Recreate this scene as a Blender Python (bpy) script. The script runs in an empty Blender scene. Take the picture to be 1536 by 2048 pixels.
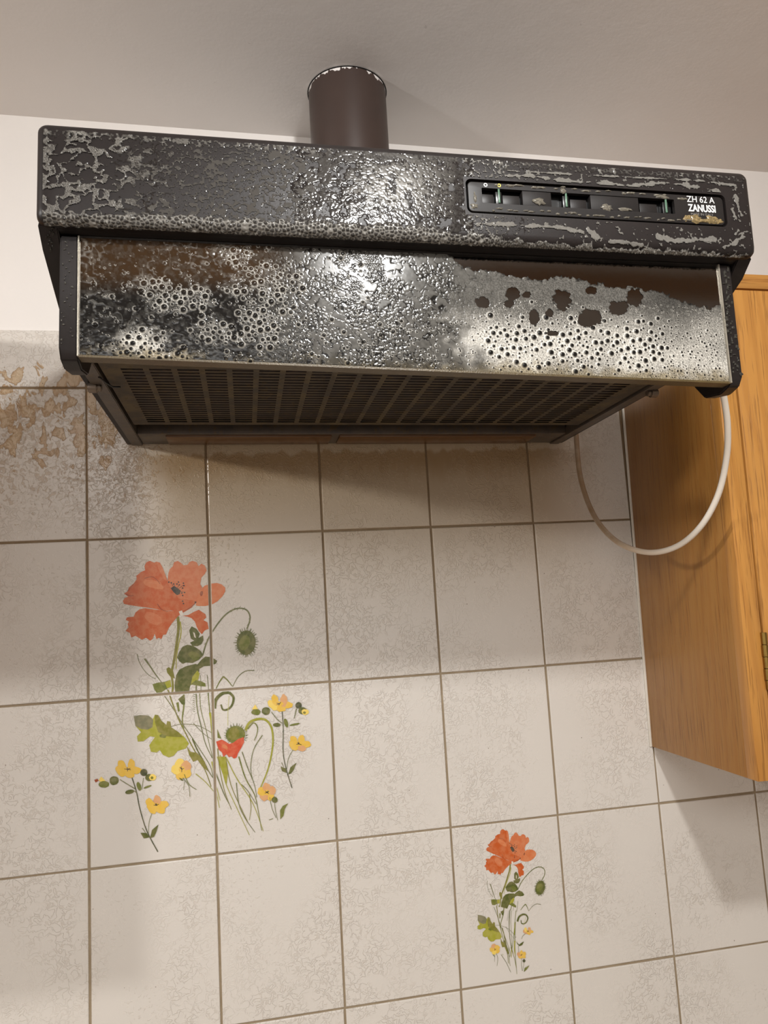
import bpy, bmesh, math, random
import numpy as np
from mathutils import Matrix, Vector

random.seed(7)
S = bpy.context.scene
COL = S.collection
Z0 = 2.0                       # height of the first full grout line above the floor

# ------------------------------------------------------------------ camera
CAMP = (0.196, -0.9934, -0.3062)
PITCH, YAW, ROLL, FPX = 1.6988, -0.1882, -0.0576, 1488.74
camd = bpy.data.cameras.new('camera')
cam = bpy.data.objects.new('camera', camd); COL.objects.link(cam)
RM = Matrix.Rotation(YAW, 3, 'Z') @ Matrix.Rotation(PITCH, 3, 'X') @ Matrix.Rotation(ROLL, 3, 'Z')
cam.matrix_world = Matrix.Translation((CAMP[0], CAMP[1], CAMP[2] + Z0)) @ RM.to_4x4()
camd.sensor_fit = 'VERTICAL'; camd.sensor_height = 36.0; camd.sensor_width = 27.0
camd.lens = 36.0 * FPX / 2048.0
camd.clip_start = 0.02
S.camera = cam

# ------------------------------------------------------------------ world, lights, exposure
w = bpy.data.worlds.new('world'); S.world = w; w.use_nodes = True
w.node_tree.nodes['Background'].inputs[0].default_value = (0.9, 0.8, 0.72, 1)
w.node_tree.nodes['Background'].inputs[1].default_value = 0.15
S.view_settings.view_transform = 'Standard'
S.view_settings.look = 'None'
S.view_settings.gamma = 1.0
S.view_settings.exposure = 0.0
S.view_settings.use_curve_mapping = False


def spot(name, loc, target, power, color, radius, angle=150, blend=0.35):
    l = bpy.data.lights.new(name, 'SPOT')
    l.energy = power; l.color = color; l.shadow_soft_size = radius
    l.spot_size = math.radians(angle); l.spot_blend = blend
    o = bpy.data.objects.new(name, l); COL.objects.link(o)
    o.location = (loc[0], loc[1], loc[2] + Z0)
    d = Vector(target) - Vector(loc)
    o.rotation_euler = d.to_track_quat('-Z', 'Y').to_euler()
    return o


spot('ceiling_lamp_light', (0.42, -1.07, 0.31), (0.60, 0.0, -0.38), 30, (1.0, 0.99, 0.97), 0.035, 140, 1.0)
spot('side_lamp_light', (-1.01, -0.95, 0.16), (0.55, 0.0, -0.65), 36, (1.0, 0.975, 0.945), 0.04, 130, 1.0)
# soft fill added behind the camera to lift the shadows, no known lamp
al = bpy.data.lights.new('added_fill_light', 'AREA'); al.energy = 28; al.color = (1.0, 0.985, 0.965)
al.shape = 'DISK'; al.size = 1.1
ao = bpy.data.objects.new('added_fill_light', al); COL.objects.link(ao)
ao.location = (0.0, -2.2, Z0 + 0.33)

# ------------------------------------------------------------------ helpers
CY, SY = math.cos, math.sin


def unproj_y(px, py, yv):
    d = RM @ Vector(((px - 768) / FPX, -(py - 1024) / FPX, -1.0))
    t = (yv - CAMP[1]) / d.y
    return (CAMP[0] + t * d.x, CAMP[2] + t * d.z)


def tag(o, label=None, cat=None, group=None, kind=None):
    if label: o['label'] = label
    if cat: o['category'] = cat
    if group: o['group'] = group
    if kind: o['kind'] = kind
    return o


def empty(name, loc, rot=(0, 0, 0)):
    o = bpy.data.objects.new(name, None); COL.objects.link(o)
    o.location = loc; o.rotation_euler = rot; o.empty_display_size = 0.05
    return o


def link(name, me, mats, parent=None):
    o = bpy.data.objects.new(name, me); COL.objects.link(o)
    if mats is not None:
        for m in (mats if isinstance(mats, (list, tuple)) else [mats]):
            if len(me.materials) < (len(mats) if isinstance(mats, (list, tuple)) else 1):
                me.materials.append(m)
    if parent: o.parent = parent
    return o


def finish(name, bm, mats, parent=None, smooth=False, angle=None):
    bmesh.ops.recalc_face_normals(bm, faces=bm.faces)
    me = bpy.data.meshes.new(name); bm.to_mesh(me); bm.free()
    if smooth:
        for p in me.polygons: p.use_smooth = True
        if angle is not None and hasattr(me, 'set_sharp_from_angle'):
            me.set_sharp_from_angle(angle=math.radians(angle))
    return link(name, me, mats, parent)


def add_box(bm, x0, x1, y0, y1, z0, z1, bev=0.0, seg=2):
    r = bmesh.ops.create_cube(bm, size=1.0)
    vs = r['verts']
    for v_ in vs:
        v_.co = Vector((x0 + (v_.co.x + .5) * (x1 - x0), y0 + (v_.co.y + .5) * (y1 - y0), z0 + (v_.co.z + .5) * (z1 - z0)))
    if bev > 0:
        es = list({e for v_ in vs for e in v_.link_edges})
        bmesh.ops.bevel(bm, geom=es, offset=bev, segments=seg, affect='EDGES', profile=0.5)


def box(name, x0, x1, y0, y1, z0, z1, mats, parent=None, bev=0.0, seg=2):
    bm = bmesh.new(); add_box(bm, x0, x1, y0, y1, z0, z1, bev, seg)
    return finish(name, bm, mats, parent, smooth=bev > 0, angle=40)


def prism(name, prof, u0, u1, mats, parent=None, bev=0.0):
    """profile in (y,z) extruded along x"""
    bm = bmesh.new()
    a = [bm.verts.new((u0, y, z)) for y, z in prof]
    b = [bm.verts.new((u1, y, z)) for y, z in prof]
    bm.faces.new(a); bm.faces.new(b[::-1])
    n = len(prof)
    for i in range(n):
        bm.faces.new((a[i], b[i], b[(i + 1) % n], a[(i + 1) % n]))
    if bev > 0:
        bmesh.ops.bevel(bm, geom=list(bm.edges), offset=bev, segments=2, affect='EDGES')
    return finish(name, bm, mats, parent, smooth=bev > 0, angle=35)


def cyl(name, c, r, h, axis, mats, parent=None, n=24, bev=0.0, r2=None):
    bm = bmesh.new()
    bmesh.ops.create_cone(bm, cap_ends=True, segments=n, radius1=r, radius2=r if r2 is None else r2, depth=h)
    if axis == 'X': bmesh.ops.rotate(bm, verts=bm.verts, matrix=Matrix.Rotation(math.pi / 2, 3, 'Y'))
    if axis == 'Y': bmesh.ops.rotate(bm, verts=bm.verts, matrix=Matrix.Rotation(math.pi / 2, 3, 'X'))
    bmesh.ops.translate(bm, verts=bm.verts, vec=c)
    if bev > 0:
        es = [e for e in bm.edges if len(e.link_faces) == 2 and e.calc_face_angle(0) > 0.8]
        bmesh.ops.bevel(bm, geom=es, offset=bev, segments=2, affect='EDGES')
    return finish(name, bm, mats, parent, smooth=True, angle=40)


def rr_loop(cx, cz, w_, h_, r, n=6):
    """rounded rectangle in (x,z), counter-clockwise"""
    pts = []
    r = max(r, 1e-5)
    for (sx, sz, a0) in ((1, 1, 0), (-1, 1, 90), (-1, -1, 180), (1, -1, 270)):
        for k in range(n + 1):
            a = math.radians(a0 + 90 * k / n)
            pts.append((cx + sx * (w_ / 2 - r) + r * math.cos(a), cz + sz * (h_ / 2 - r) + r * math.sin(a)))
    return pts


def plate(name, outer, holes, y_front, y_back, mats, parent=None, bev=0.0):
    """plate in the xz plane facing -y, outline + holes, rounded outer rim"""
    bm = bmesh.new()

    def ring(loop, y): return [bm.verts.new((x, y, z)) for x, z in loop]

    def strip(a, b):
        n = len(a)
        for i in range(n): bm.faces.new((a[i], a[(i + 1) % n], b[(i + 1) % n], b[i]))
    cx = sum(p[0] for p in outer) / len(outer); cz = sum(p[1] for p in outer) / len(outer)
    xs = [p[0] for p in outer]; zs = [p[1] for p in outer]
    hw = (max(xs) - min(xs)) / 2; hh = (max(zs) - min(zs)) / 2

    def inset(d): return [(cx + (x - cx) * (hw - d) / hw, cz + (z - cz) * (hh - d) / hh) for x, z in outer]
    rings = []
    if bev > 0:
        for k in range(5):
            a = math.pi / 2 * k / 4
            rings.append(ring(inset(bev * (1 - math.sin(a))), y_front + bev * (1 - math.cos(a))))
    else:
        rings.append(ring(outer, y_front))
    for i in range(len(rings) - 1): strip(rings[i], rings[i + 1])
    last = ring(outer, y_back); strip(rings[-1], last)
    fr = rings[0]
    edges = []
    n = len(fr)
    for i in range(n):
        e = bm.edges.get((fr[i], fr[(i + 1) % n])) or bm.edges.new((fr[i], fr[(i + 1) % n])); edges.append(e)
    for h in holes:
        a = ring(h, y_front); b = ring(h, y_back)
        strip(a, b)
        m = len(a)
        for i in range(m): edges.append(bm.edges.get((a[i], a[(i + 1) % m])))
    bmesh.ops.triangle_fill(bm, use_beauty=True, use_dissolve=False, edges=edges)
    return finish(name, bm, mats, parent, smooth=True, angle=30)


def tube_mesh(name, pts, r, mats, parent=None, n=10, cap=True):
    pts = [Vector(p) for p in pts]
    bm = bmesh.new(); rings = []
    up = Vector((0, 1, 0))
    for i, p in enumerate(pts):
        t = (pts[min(i + 1, len(pts) - 1)] - pts[max(i - 1, 0)]).normalized()
        a = t.cross(up)
        if a.length < 1e-4: a = t.cross(Vector((1, 0, 0)))
        a.normalize(); b = t.cross(a).normalized()
        rad = r[i] if isinstance(r, (list, tuple)) else r
        rings.append([bm.verts.new(p + a * rad * math.cos(2 * math.pi * k / n) + b * rad * math.sin(2 * math.pi * k / n)) for k in range(n)])
    for i in range(len(rings) - 1):
        for k in range(n):
            bm.faces.new((rings[i][k], rings[i][(k + 1) % n], rings[i + 1][(k + 1) % n], rings[i + 1][k]))
    if cap:
        bm.faces.new(rings[0][::-1]); bm.faces.new(rings[-1])
    return finish(name, bm, mats, parent, smooth=True, angle=60)


def catmull(P, n=10):
    P = [Vector(p) for p in P]; out = []
    for i in range(len(P) - 1):
        p0 = P[max(i - 1, 0)]; p1 = P[i]; p2 = P[i + 1]; p3 = P[min(i + 2, len(P) - 1)]
        for k in range(n):
            t = k / n
            out.append(0.5 * ((2 * p1) + (-p0 + p2) * t + (2 * p0 - 5 * p1 + 4 * p2 - p3) * t * t + (-p0 + 3 * p1 - 3 * p2 + p3) * t ** 3))
    out.append(P[-1]); return out


# ------------------------------------------------------------------ material helpers
def srgb(r, g, b):
    f = lambda c: (c / 255 / 12.92) if c / 255 <= .04045 else ((c / 255 + .055) / 1.055) ** 2.4
    return (f(r), f(g), f(b), 1)


class NT:
    def __init__(s, name):
        s.m = bpy.data.materials.new(name); s.m.use_nodes = True
        s.t = s.m.node_tree; s.n = s.t.nodes
        s.bsdf = s.n['Principled BSDF']

    def node(s, typ, **kw):
        x = s.n.new(typ)
        for k, v_ in kw.items(): setattr(x, k, v_)
        return x

    def put(s, sock, val):
        if hasattr(val, 'is_linked') or hasattr(val, 'links'): s.t.links.new(val, sock)
        else: sock.default_value = val

    def pos(s):
        return s.node('ShaderNodeNewGeometry').outputs['Position']

    def obj(s):
        return s.node('ShaderNodeTexCoord').outputs['Object']

    def mapping(s, vec, scale=(1, 1, 1), loc=(0, 0, 0), rot=(0, 0, 0)):
        x = s.node('ShaderNodeMapping'); s.put(x.inputs[0], vec)
        x.inputs['Scale'].default_value = scale; x.inputs['Location'].default_value = loc; x.inputs['Rotation'].default_value = rot
        return x.outputs[0]

    def noise(s, vec, scale, detail=3, rough=.5, dist=0.0):
        x = s.node('ShaderNodeTexNoise'); s.put(x.inputs['Vector'], vec)
        x.inputs['Scale'].default_value = scale; x.inputs['Detail'].default_value = detail
        x.inputs['Roughness'].default_value = rough; x.inputs['Distortion'].default_value = dist
        return x.outputs[0]

    def voro(s, vec, scale, feature='F1', out=0):
        x = s.node('ShaderNodeTexVoronoi', feature=feature); s.put(x.inputs['Vector'], vec)
        x.inputs['Scale'].default_value = scale
        return x.outputs[out]

    def ramp(s, val, a, b, ca=0.0, cb=1.0):
        x = s.node('ShaderNodeMapRange'); x.interpolation_type = 'SMOOTHSTEP'
        s.put(x.inputs[0], val); x.inputs[1].default_value = a; x.inputs[2].default_value = b
        x.inputs[3].default_value = ca; x.inputs[4].default_value = cb
        return x.outputs[0]

    def math(s, op, a, b=0.0, c=0.0):
        x = s.node('ShaderNodeMath', operation=op); s.put(x.inputs[0], a); s.put(x.inputs[1], b)
        if op in ('MULTIPLY_ADD',): s.put(x.inputs[2], c)
        return x.outputs[0]

    def mix(s, f, a, b):
        x = s.node('ShaderNodeMix', data_type='RGBA'); s.put(x.inputs[0], f)
        s.put(x.inputs[6], a); s.put(x.inputs[7], b)
        return x.outputs[2]

    def sep(s, vec):
        x = s.node('ShaderNodeSeparateXYZ'); s.put(x.inputs[0], vec); return x.outputs

    def bump(s, h, strength=.3, dist=.001, prev=None):
        x = s.node('ShaderNodeBump'); s.put(x.inputs['Height'], h)
        x.inputs['Strength'].default_value = strength; x.inputs['Distance'].default_value = dist
        if prev is not None: s.put(x.inputs['Normal'], prev)
        return x.outputs[0]

    def out(s, color=None, rough=None, normal=None, metallic=None, spec=None, coat=None):
        b = s.bsdf.inputs
        if color is not None: s.put(b['Base Color'], color)
        if rough is not None: s.put(b['Roughness'], rough)
        if normal is not None: s.put(b['Normal'], normal)
        if metallic is not None: s.put(b['Metallic'], metallic)
        if spec is not None: s.put(b['Specular IOR Level'], spec)
        if coat is not None: s.put(b['Coat Weight'], coat)
        return s.m


def simple(name, col, rough=.5, metallic=0.0, bscale=0, bstr=.2, spec=.5, var=.12):
    t = NT(name); p = t.obj()
    n = t.noise(p, 60, 4)
    dark = tuple(c * (1 - var) for c in col[:3]) + (1,); lite = tuple(min(1, c * (1 + var)) for c in col[:3]) + (1,)
    t.out(t.mix(n, dark, lite), rough, None, metallic, spec)
    if bscale: t.out(normal=t.bump(t.noise(p, bscale, 3), bstr, .0006))
    return t.m


# plaster of the upper wall and ceiling
def plaster(name, col):
    t = NT(name); p = t.pos()
    n = t.noise(p, 9, 5, .6)
    scuff = t.ramp(t.noise(t.mapping(p, (1, 1, 3)), 70, 4, .7), .70, .76)
    c = t.mix(n, tuple(x * .95 for x in col[:3]) + (1,), col)
    c = t.mix(t.math('MULTIPLY', scuff, .25), c, srgb(150, 138, 126))
    h = t.math('ADD', t.noise(p, 26, 5, .55), t.math('MULTIPLY', t.noise(p, 220, 3), .25))
    return t.out(c, .6, t.bump(h, .16, .003), spec=.3)


M = {}
M['wall_paint'] = plaster('white_wall_paint', srgb(236, 231, 226))
M['ceiling_paint'] = plaster('ceiling_paint', srgb(238, 233, 229))
M['floor'] = simple('beige_floor', srgb(176, 160, 146), .5)

# glazed tiles with dried soap runs and brown grease
def tile_mat(name='glazed_tile'):
    t = NT(name); p = t.pos(); x, y, z = t.sep(p)
    zz = t.math('SUBTRACT', z, Z0)
    base = t.mix(t.noise(p, 5, 3), srgb(212, 206, 198), srgb(223, 217, 209))
    # fine soap film: small elongated crinkled droplets
    patch = t.ramp(t.noise(t.mapping(p, (1, 1, .7)), 7.5, 2), .36, .58)
    wv = t.noise(p, 135, 2, .5, .8)
    crk = t.math('SUBTRACT', 1.0, t.ramp(t.math('ABSOLUTE', t.math('SUBTRACT', wv, .5)), .0, .055))
    crk = t.math('MULTIPLY', crk, t.ramp(t.noise(p, 45, 2), .34, .5))
    crk = t.math('MULTIPLY', crk, patch)
    crk2 = t.ramp(t.noise(p, 260, 2, .5, .6), .58, .68)
    crk2 = t.math('MULTIPLY', crk2, t.ramp(t.noise(p, 9, 2), .45, .62))
    film = t.math('MAXIMUM', crk, t.math('MULTIPLY', crk2, .7))
    c = t.mix(t.math('MULTIPLY', film, .23), base, srgb(150, 130, 106))
    # greasy yellow film under the hood
    gx = t.math('MULTIPLY', t.ramp(x, .02, .12), t.ramp(x, .72, .60))
    gz = t.math('MULTIPLY', t.ramp(zz, -.36, -.10), gx)
    c = t.mix(t.math('MULTIPLY', gz, .62), c, srgb(168, 138, 84))
    # dirt line just below the hood with ragged lower rim
    rag = t.math('ADD', zz, t.math('MULTIPLY', t.math('SUBTRACT', t.noise(t.mapping(p, (1, 1, .25)), 55, 3), .5), .03))
    line = t.math('MULTIPLY', t.ramp(rag, -.145, -.098), t.ramp(rag, -.088, -.094))
    line = t.math('MULTIPLY', line, gx)
    c = t.mix(t.math('MULTIPLY', line, .55), c, srgb(140, 104, 48))
    # brown soapy grease runs at the left of the hood
    q = t.mapping(p, (1, 1, .62))
    bl = t.noise(q, 62, 3, .5, .5)
    zone = t.math('MULTIPLY', t.ramp(x, .075, .03), t.math('MULTIPLY', t.ramp(zz, -.15, -.075), t.ramp(zz, .068, .02)))
    thr = t.math('SUBTRACT', bl, t.math('MULTIPLY', t.math('SUBTRACT', 1.0, zone), .35))
    blob = t.ramp(thr, .50, .53)
    rim = t.math('MULTIPLY', blob, t.ramp(thr, .60, .535))
    c = t.mix(t.math('MULTIPLY', blob, .55), c, srgb(190, 152, 88))
    c = t.mix(t.math('MULTIPLY', rim, .40), c, srgb(150, 104, 46))
    # finer brown crinkle around it
    zone2 = t.math('MULTIPLY', t.ramp(x, .20, .06), t.math('MULTIPLY', t.ramp(zz, -.26, -.10), t.ramp(zz, .05, -.02)))
    thr2 = t.math('SUBTRACT', t.noise(p, 150, 2, .5, 1.2), t.math('MULTIPLY', t.math('SUBTRACT', 1.0, zone2), .3))
    crumb = t.ramp(thr2, .53, .57)
    c = t.mix(t.math('MULTIPLY', crumb, .36), c, srgb(160, 124, 74))
    # dark specks
    sp = t.ramp(t.voro(p, 95), .075, .05)
    sp = t.math('MULTIPLY', sp, t.ramp(t.noise(p, 60, 1), .60, .64))
    c = t.mix(t.math('MULTIPLY', sp, .8), c, srgb(96, 70, 48))
    h = t.math('ADD', t.math('MULTIPLY', film, .5), t.math('MULTIPLY', blob, .9))
    h = t.math('ADD', h, t.math('MULTIPLY', crumb, .5))
    nrm = t.bump(h, .8, .0008)
    nrm = t.bump(t.noise(p, 22, 2), .12, .002, nrm)
    r = t.math('ADD', .26, t.math('MULTIPLY', film, .25))
    return t.out(c, r, nrm, spec=.5)


M['tile'] = tile_mat()


def grout_mat():
    t = NT('grout'); p = t.pos(); z = t.sep(p)[2]
    c = t.mix(t.noise(p, 45, 4), srgb(128, 110, 84), srgb(168, 152, 128))
    c = t.mix(t.ramp(z, Z0 - .45, Z0 - .05, 0, .55), c, srgb(112, 84, 48))
    return t.out(c, .85, t.bump(t.noise(p, 300, 3), .4, .001))


M['grout'] = grout_mat()


def print_mat():
    t = NT('flower_print')
    a = t.node('ShaderNodeVertexColor'); a.layer_name = 'ink'
    p = t.pos()
    n = t.ramp(t.noise(p, 130, 3, .6), .35, .65, .0, .22)
    c = t.mix(n, a.outputs[0], t.mix(.55, a.outputs[0], srgb(240, 214, 170)))
    return t.out(c, .28, t.bump(t.noise(p, 240, 2), .12, .0006))


M['print'] = print_mat()


def oak(name, horizontal=False, tone=1.0):
    t = NT(name); p = t.obj()
    if horizontal: p = t.mapping(p, (1, 1, 1), rot=(0, math.pi / 2, 0))
    g = t.mapping(p, (1, 1, .028))
    warp = t.noise(t.mapping(p, (1, 1, .16)), 7, 3)
    wv = t.node('ShaderNodeTexWave', wave_type='BANDS', bands_direction='DIAGONAL')
    t.put(wv.inputs['Vector'], t.mapping(p, (1, 1, .07)))
    wv.inputs['Scale'].default_value = 38; wv.inputs['Distortion'].default_value = 7
    wv.inputs['Detail'].default_value = 3; wv.inputs['Detail Scale'].default_value = 1.3
    fine = t.noise(g, 520, 3, .65)
    c = t.mix(warp, srgb(162 * tone, 110 * tone, 50 * tone), srgb(190 * tone, 138 * tone, 72 * tone))
    c = t.mix(t.math('MULTIPLY', t.ramp(wv.outputs[0], .3, 1.0), .20), c, srgb(140, 80, 26))
    pores = t.math('MULTIPLY', t.ramp(fine, .52, .64), t.ramp(t.noise(t.mapping(p, (1, 1, .3)), 40, 2), .28, .52))
    c = t.mix(t.math('MULTIPLY', pores, .52), c, srgb(104, 60, 22))
    return t.out(c, .34, t.bump(t.math('SUBTRACT', 1.0, pores), .2, .0005), spec=.45)


M['oak'] = oak('oak_veneer_shaded', False, .90)  # cabinet sides: tone lowered, shade put into the oak colour
M['oak_h'] = oak('oak_rail', True)
M['oak_front_lit'] = oak('oak_front_frame_lit', False, 1.10)  # cabinet fronts: tone raised, lamp light put into the oak colour
M['brass'] = simple('aged_brass', srgb(150, 122, 66), .38, 1.0, 300)
M['gap_shade'] = simple('gap_shade', srgb(18, 12, 10), .8)  # near-black that paints the shade inside gaps
M['caulk'] = simple('white_caulk', srgb(222, 216, 204), .5)


def hood_paint():
    t = NT('hood_enamel'); p = t.obj()
    c = t.mix(t.noise(p, 40, 4), srgb(30, 26, 25), srgb(40, 35, 34))
    return t.out(c, .40, t.bump(t.noise(p, 700, 2), .12, .0004), spec=.28)


M['hood'] = hood_paint()
M['hood_dark'] = simple('hood_inner_enamel', srgb(26, 22, 21), .45)
M['panel'] = simple('control_panel_plastic', srgb(32, 29, 28), .42, spec=.3)
M['recess'] = simple('recess_black', srgb(12, 11, 11), .4)
M['slider'] = simple('slider_green_plastic', srgb(88, 118, 98), .25)
M['slider_grip'] = simple('slider_black_plastic', srgb(14, 14, 14), .3)
M['cover'] = simple('cover_block_plastic', srgb(36, 33, 32), .5, spec=.2)
M['letter'] = simple('white_lettering', srgb(236, 234, 230), .5)
M['letter_grey'] = simple('grey_lettering', srgb(120, 116, 112), .5)
M['letter_yellow'] = simple('yellow_marking', srgb(220, 200, 90), .5)


def visor_glass():
    t = NT('smoked_visor_glass'); p = t.obj()
    c = t.mix(t.noise(t.mapping(p, (.15, 1, 1)), 30, 3), srgb(116, 114, 112), srgb(124, 120, 116))
    return t.out(c, .09, t.bump(t.noise(p, 90, 2), .03, .0006), metallic=1.0)


M['visor'] = visor_glass()
M['trim'] = simple('grimy_lower_trim', srgb(84, 70, 42), .4, 0, 700, .5, var=.4)
M['strip'] = simple('visor_edge_strip', srgb(176, 170, 156), .35, .6, 900, .5, var=.3)


def greasy_metal(name, a, b, rough=.45):
    t = NT(name); p = t.obj()
    c = t.mix(t.ramp(t.noise(p, 38, 5, .6), .38, .66), a, b)
    c = t.mix(t.math('MULTIPLY', t.ramp(t.noise(p, 160, 3), .56, .68), .5), c, srgb(96, 74, 34))
    return t.out(c, rough, t.bump(t.noise(p, 400, 3), .3, .0007), spec=.5)


M['grille'] = greasy_metal('greasy_filter_grille', srgb(98, 88, 76), srgb(128, 112, 84), .5)
M['rail'] = greasy_metal('rail_enamel', srgb(70, 63, 58), srgb(86, 76, 66), .4)
M['filter_mat'] = greasy_metal('filter_mat', srgb(38, 30, 30), srgb(54, 44, 44), .9)
M['diffuser'] = simple('amber_lamp_cover', srgb(94, 64, 36), .25)
M['bolt'] = simple('bolt_steel', srgb(120, 108, 96), .4, .7)


def foam_mat():
    t = NT('soap_foam')
    a = t.node('ShaderNodeVertexColor'); a.layer_name = 'foam'
    v_ = t.node('ShaderNodeRGBToBW'); t.put(v_.inputs[0], a.outputs[0])
    return t.out(a.outputs[0], t.ramp(v_.outputs[0], 0.0, .45, .13, .40), spec=t.ramp(v_.outputs[0], 0.0, .4, .15, .36))


M['foam'] = foam_mat()


def pipe_mat():
    t = NT('brown_painted_duct'); p = t.obj(); z = t.sep(p)[2]
    c = t.mix(t.noise(p, 25, 3), srgb(60, 48, 44), srgb(70, 56, 50))
    n = t.noise(t.mapping(p, (1, 1, .6)), 85, 4, .6)
    chip = t.ramp(t.math('ADD', t.math('MULTIPLY', n, .028), z), .3135, .3142)
    c = t.mix(chip, c, srgb(232, 226, 222))
    sc = t.math('MULTIPLY', t.ramp(t.voro(p, 60), .07, .04), t.ramp(t.noise(p, 40, 1), .58, .62))
    c = t.mix(sc, c, srgb(170, 160, 150))
    return t.out(c, .4, spec=.4)


M['pipe'] = pipe_mat()


def cord_mat():
    t = NT('white_cable'); p = t.obj(); x = t.sep(p)[0]
    grime = t.math('MULTIPLY', t.ramp(x, .70, .645), t.ramp(t.noise(p, 60, 3), .2, .6, .7, 1.0))
    c = t.mix(t.math('MULTIPLY', grime, .75), srgb(228, 218, 204), srgb(150, 112, 62))
    return t.out(c, .35)


M['cord'] = cord_mat()

# ------------------------------------------------------------------ room shell
XL, XR, YF = -2.1, 2.3, -3.0
CS = 0.016                                  # the ceiling drops slightly to the right


def zc(x): return Z0 + .3821 - CS * (x + .1)


wall = box('wall_back', XL, XR, .0045, .12, 0, Z0 + .5, M['wall_paint'])
tag(wall, kind='structure')
bm = bmesh.new()
vs = [bm.verts.new(c) for c in ((XL, YF, zc(XL)), (XR, YF, zc(XR)), (XR, .12, zc(XR)), (XL, .12, zc(XL)),
                                (XL, YF, zc(XL) + .1), (XR, YF, zc(XR) + .1), (XR, .12, zc(XR) + .1), (XL, .12, zc(XL) + .1))]
for f in ((0, 1, 2, 3), (7, 6, 5, 4), (0, 4, 5, 1), (1, 5, 6, 2), (2, 6, 7, 3), (3, 7, 4, 0)): bm.faces.new([vs[i] for i in f])
tag(finish('ceiling', bm, M['ceiling_paint']), kind='structure')
tag(box('floor', XL, XR, YF, .12, -.1, 0, M['floor']), kind='structure')
tag(box('wall_left', XL - .1, XL, YF, .12, 0, Z0 + .5, M['wall_paint']), kind='structure')
tag(box('wall_right', XR, XR + .1, YF, .12, 0, Z0 + .5, M['wall_paint']), kind='structure')
tag(box('wall_front', XL, XR, YF - .1, YF, 0, Z0 + .5, M['wall_paint']), kind='structure')

# ------------------------------------------------------------------ tiles
TW, TH, TOP = .15, .199, .0775
GAP = .0026
C0, C1, R1 = -4, 9, 6
gx0, gx1 = C0 * TW, C1 * TW
box('grout_bed', gx0, gx1, .0014, .005, Z0 - R1 * TH, Z0 + TOP - .0012, M['grout'], wall)


def tile_mesh(name, w_, h_):
    bm = bmesh.new()
    y0, y1, b = 0.0, .0048, .0011
    def ring(i, y): return [bm.verts.new((sx * (w_ / 2 - i), y, sz * (h_ / 2 - i))) for sx, sz in ((-1, -1), (1, -1), (1, 1), (-1, 1))]
    a = ring(b, y0); m = ring(b * .3, y0 + b * .3); c = ring(0, y0 + b); d = ring(0, y1)
    bm.faces.new(a)
    for p, q in ((a, m), (m, c), (c, d)):
        for i in range(4): bm.faces.new((p[i], p[(i + 1) % 4], q[(i + 1) % 4], q[i]))
    bmesh.ops.recalc_face_normals(bm, faces=bm.faces)
    me = bpy.data.meshes.new(name); bm.to_mesh(me); bm.free()
    me.materials.append(M['tile'])
    # front faces -y
    return me


full = tile_mesh('tile', TW - GAP, TH - GAP)
cut = tile_mesh('tile_cut', TW - GAP, TOP - GAP / 2)
TILES = {}
for r in range(-1, R1):
    for c in range(C0, C1):
        if c >= 5 and r <= 1: continue            # behind the oak cabinet
        me = cut if r < 0 else full
        zc_ = TOP / 2 + GAP / 4 if r < 0 else -(r + .5) * TH
        o = bpy.data.objects.new('tile', me); COL.objects.link(o); o.parent = wall
        o.location = ((c + .5) * TW + random.uniform(-.0004, .0004), random.uniform(-.0002, .0002), Z0 + zc_ + random.uniform(-.0004, .0004))
        o.rotation_euler = (random.uniform(-.0018, .0018), random.uniform(-.0015, .0015), random.uniform(-.0018, .0018))
        if (c, r) in ((0, 1), (1, 1), (0, 2), (1, 2), (3, 3)):
            o.location.y = 0; o.rotation_euler = (0, 0, 0); o.location.x = (c + .5) * TW; o.location.z = Z0 + zc_
        TILES[(c, r)] = o

# ------------------------------------------------------------------ flower prints on the tiles
INK = dict(or1=srgb(196, 90, 36), or2=srgb(206, 114, 70), or3=srgb(210, 118, 70), dk=srgb(150, 62, 26), blk=srgb(34, 30, 34),
           ol=srgb(120, 118, 40), gr=srgb(84, 92, 38), gr2=srgb(104, 112, 44), lg=srgb(158, 158, 46), yg=srgb(150, 150, 40),
           pale=srgb(190, 190, 120), gg=srgb(122, 120, 92), ye=srgb(226, 184, 70), ye2=srgb(236, 206, 100), pk=srgb(214, 160, 110),
           red=srgb(202, 72, 44), dg=srgb(62, 70, 44), gy=srgb(104, 110, 70), wh=srgb(226, 218, 208))


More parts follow.
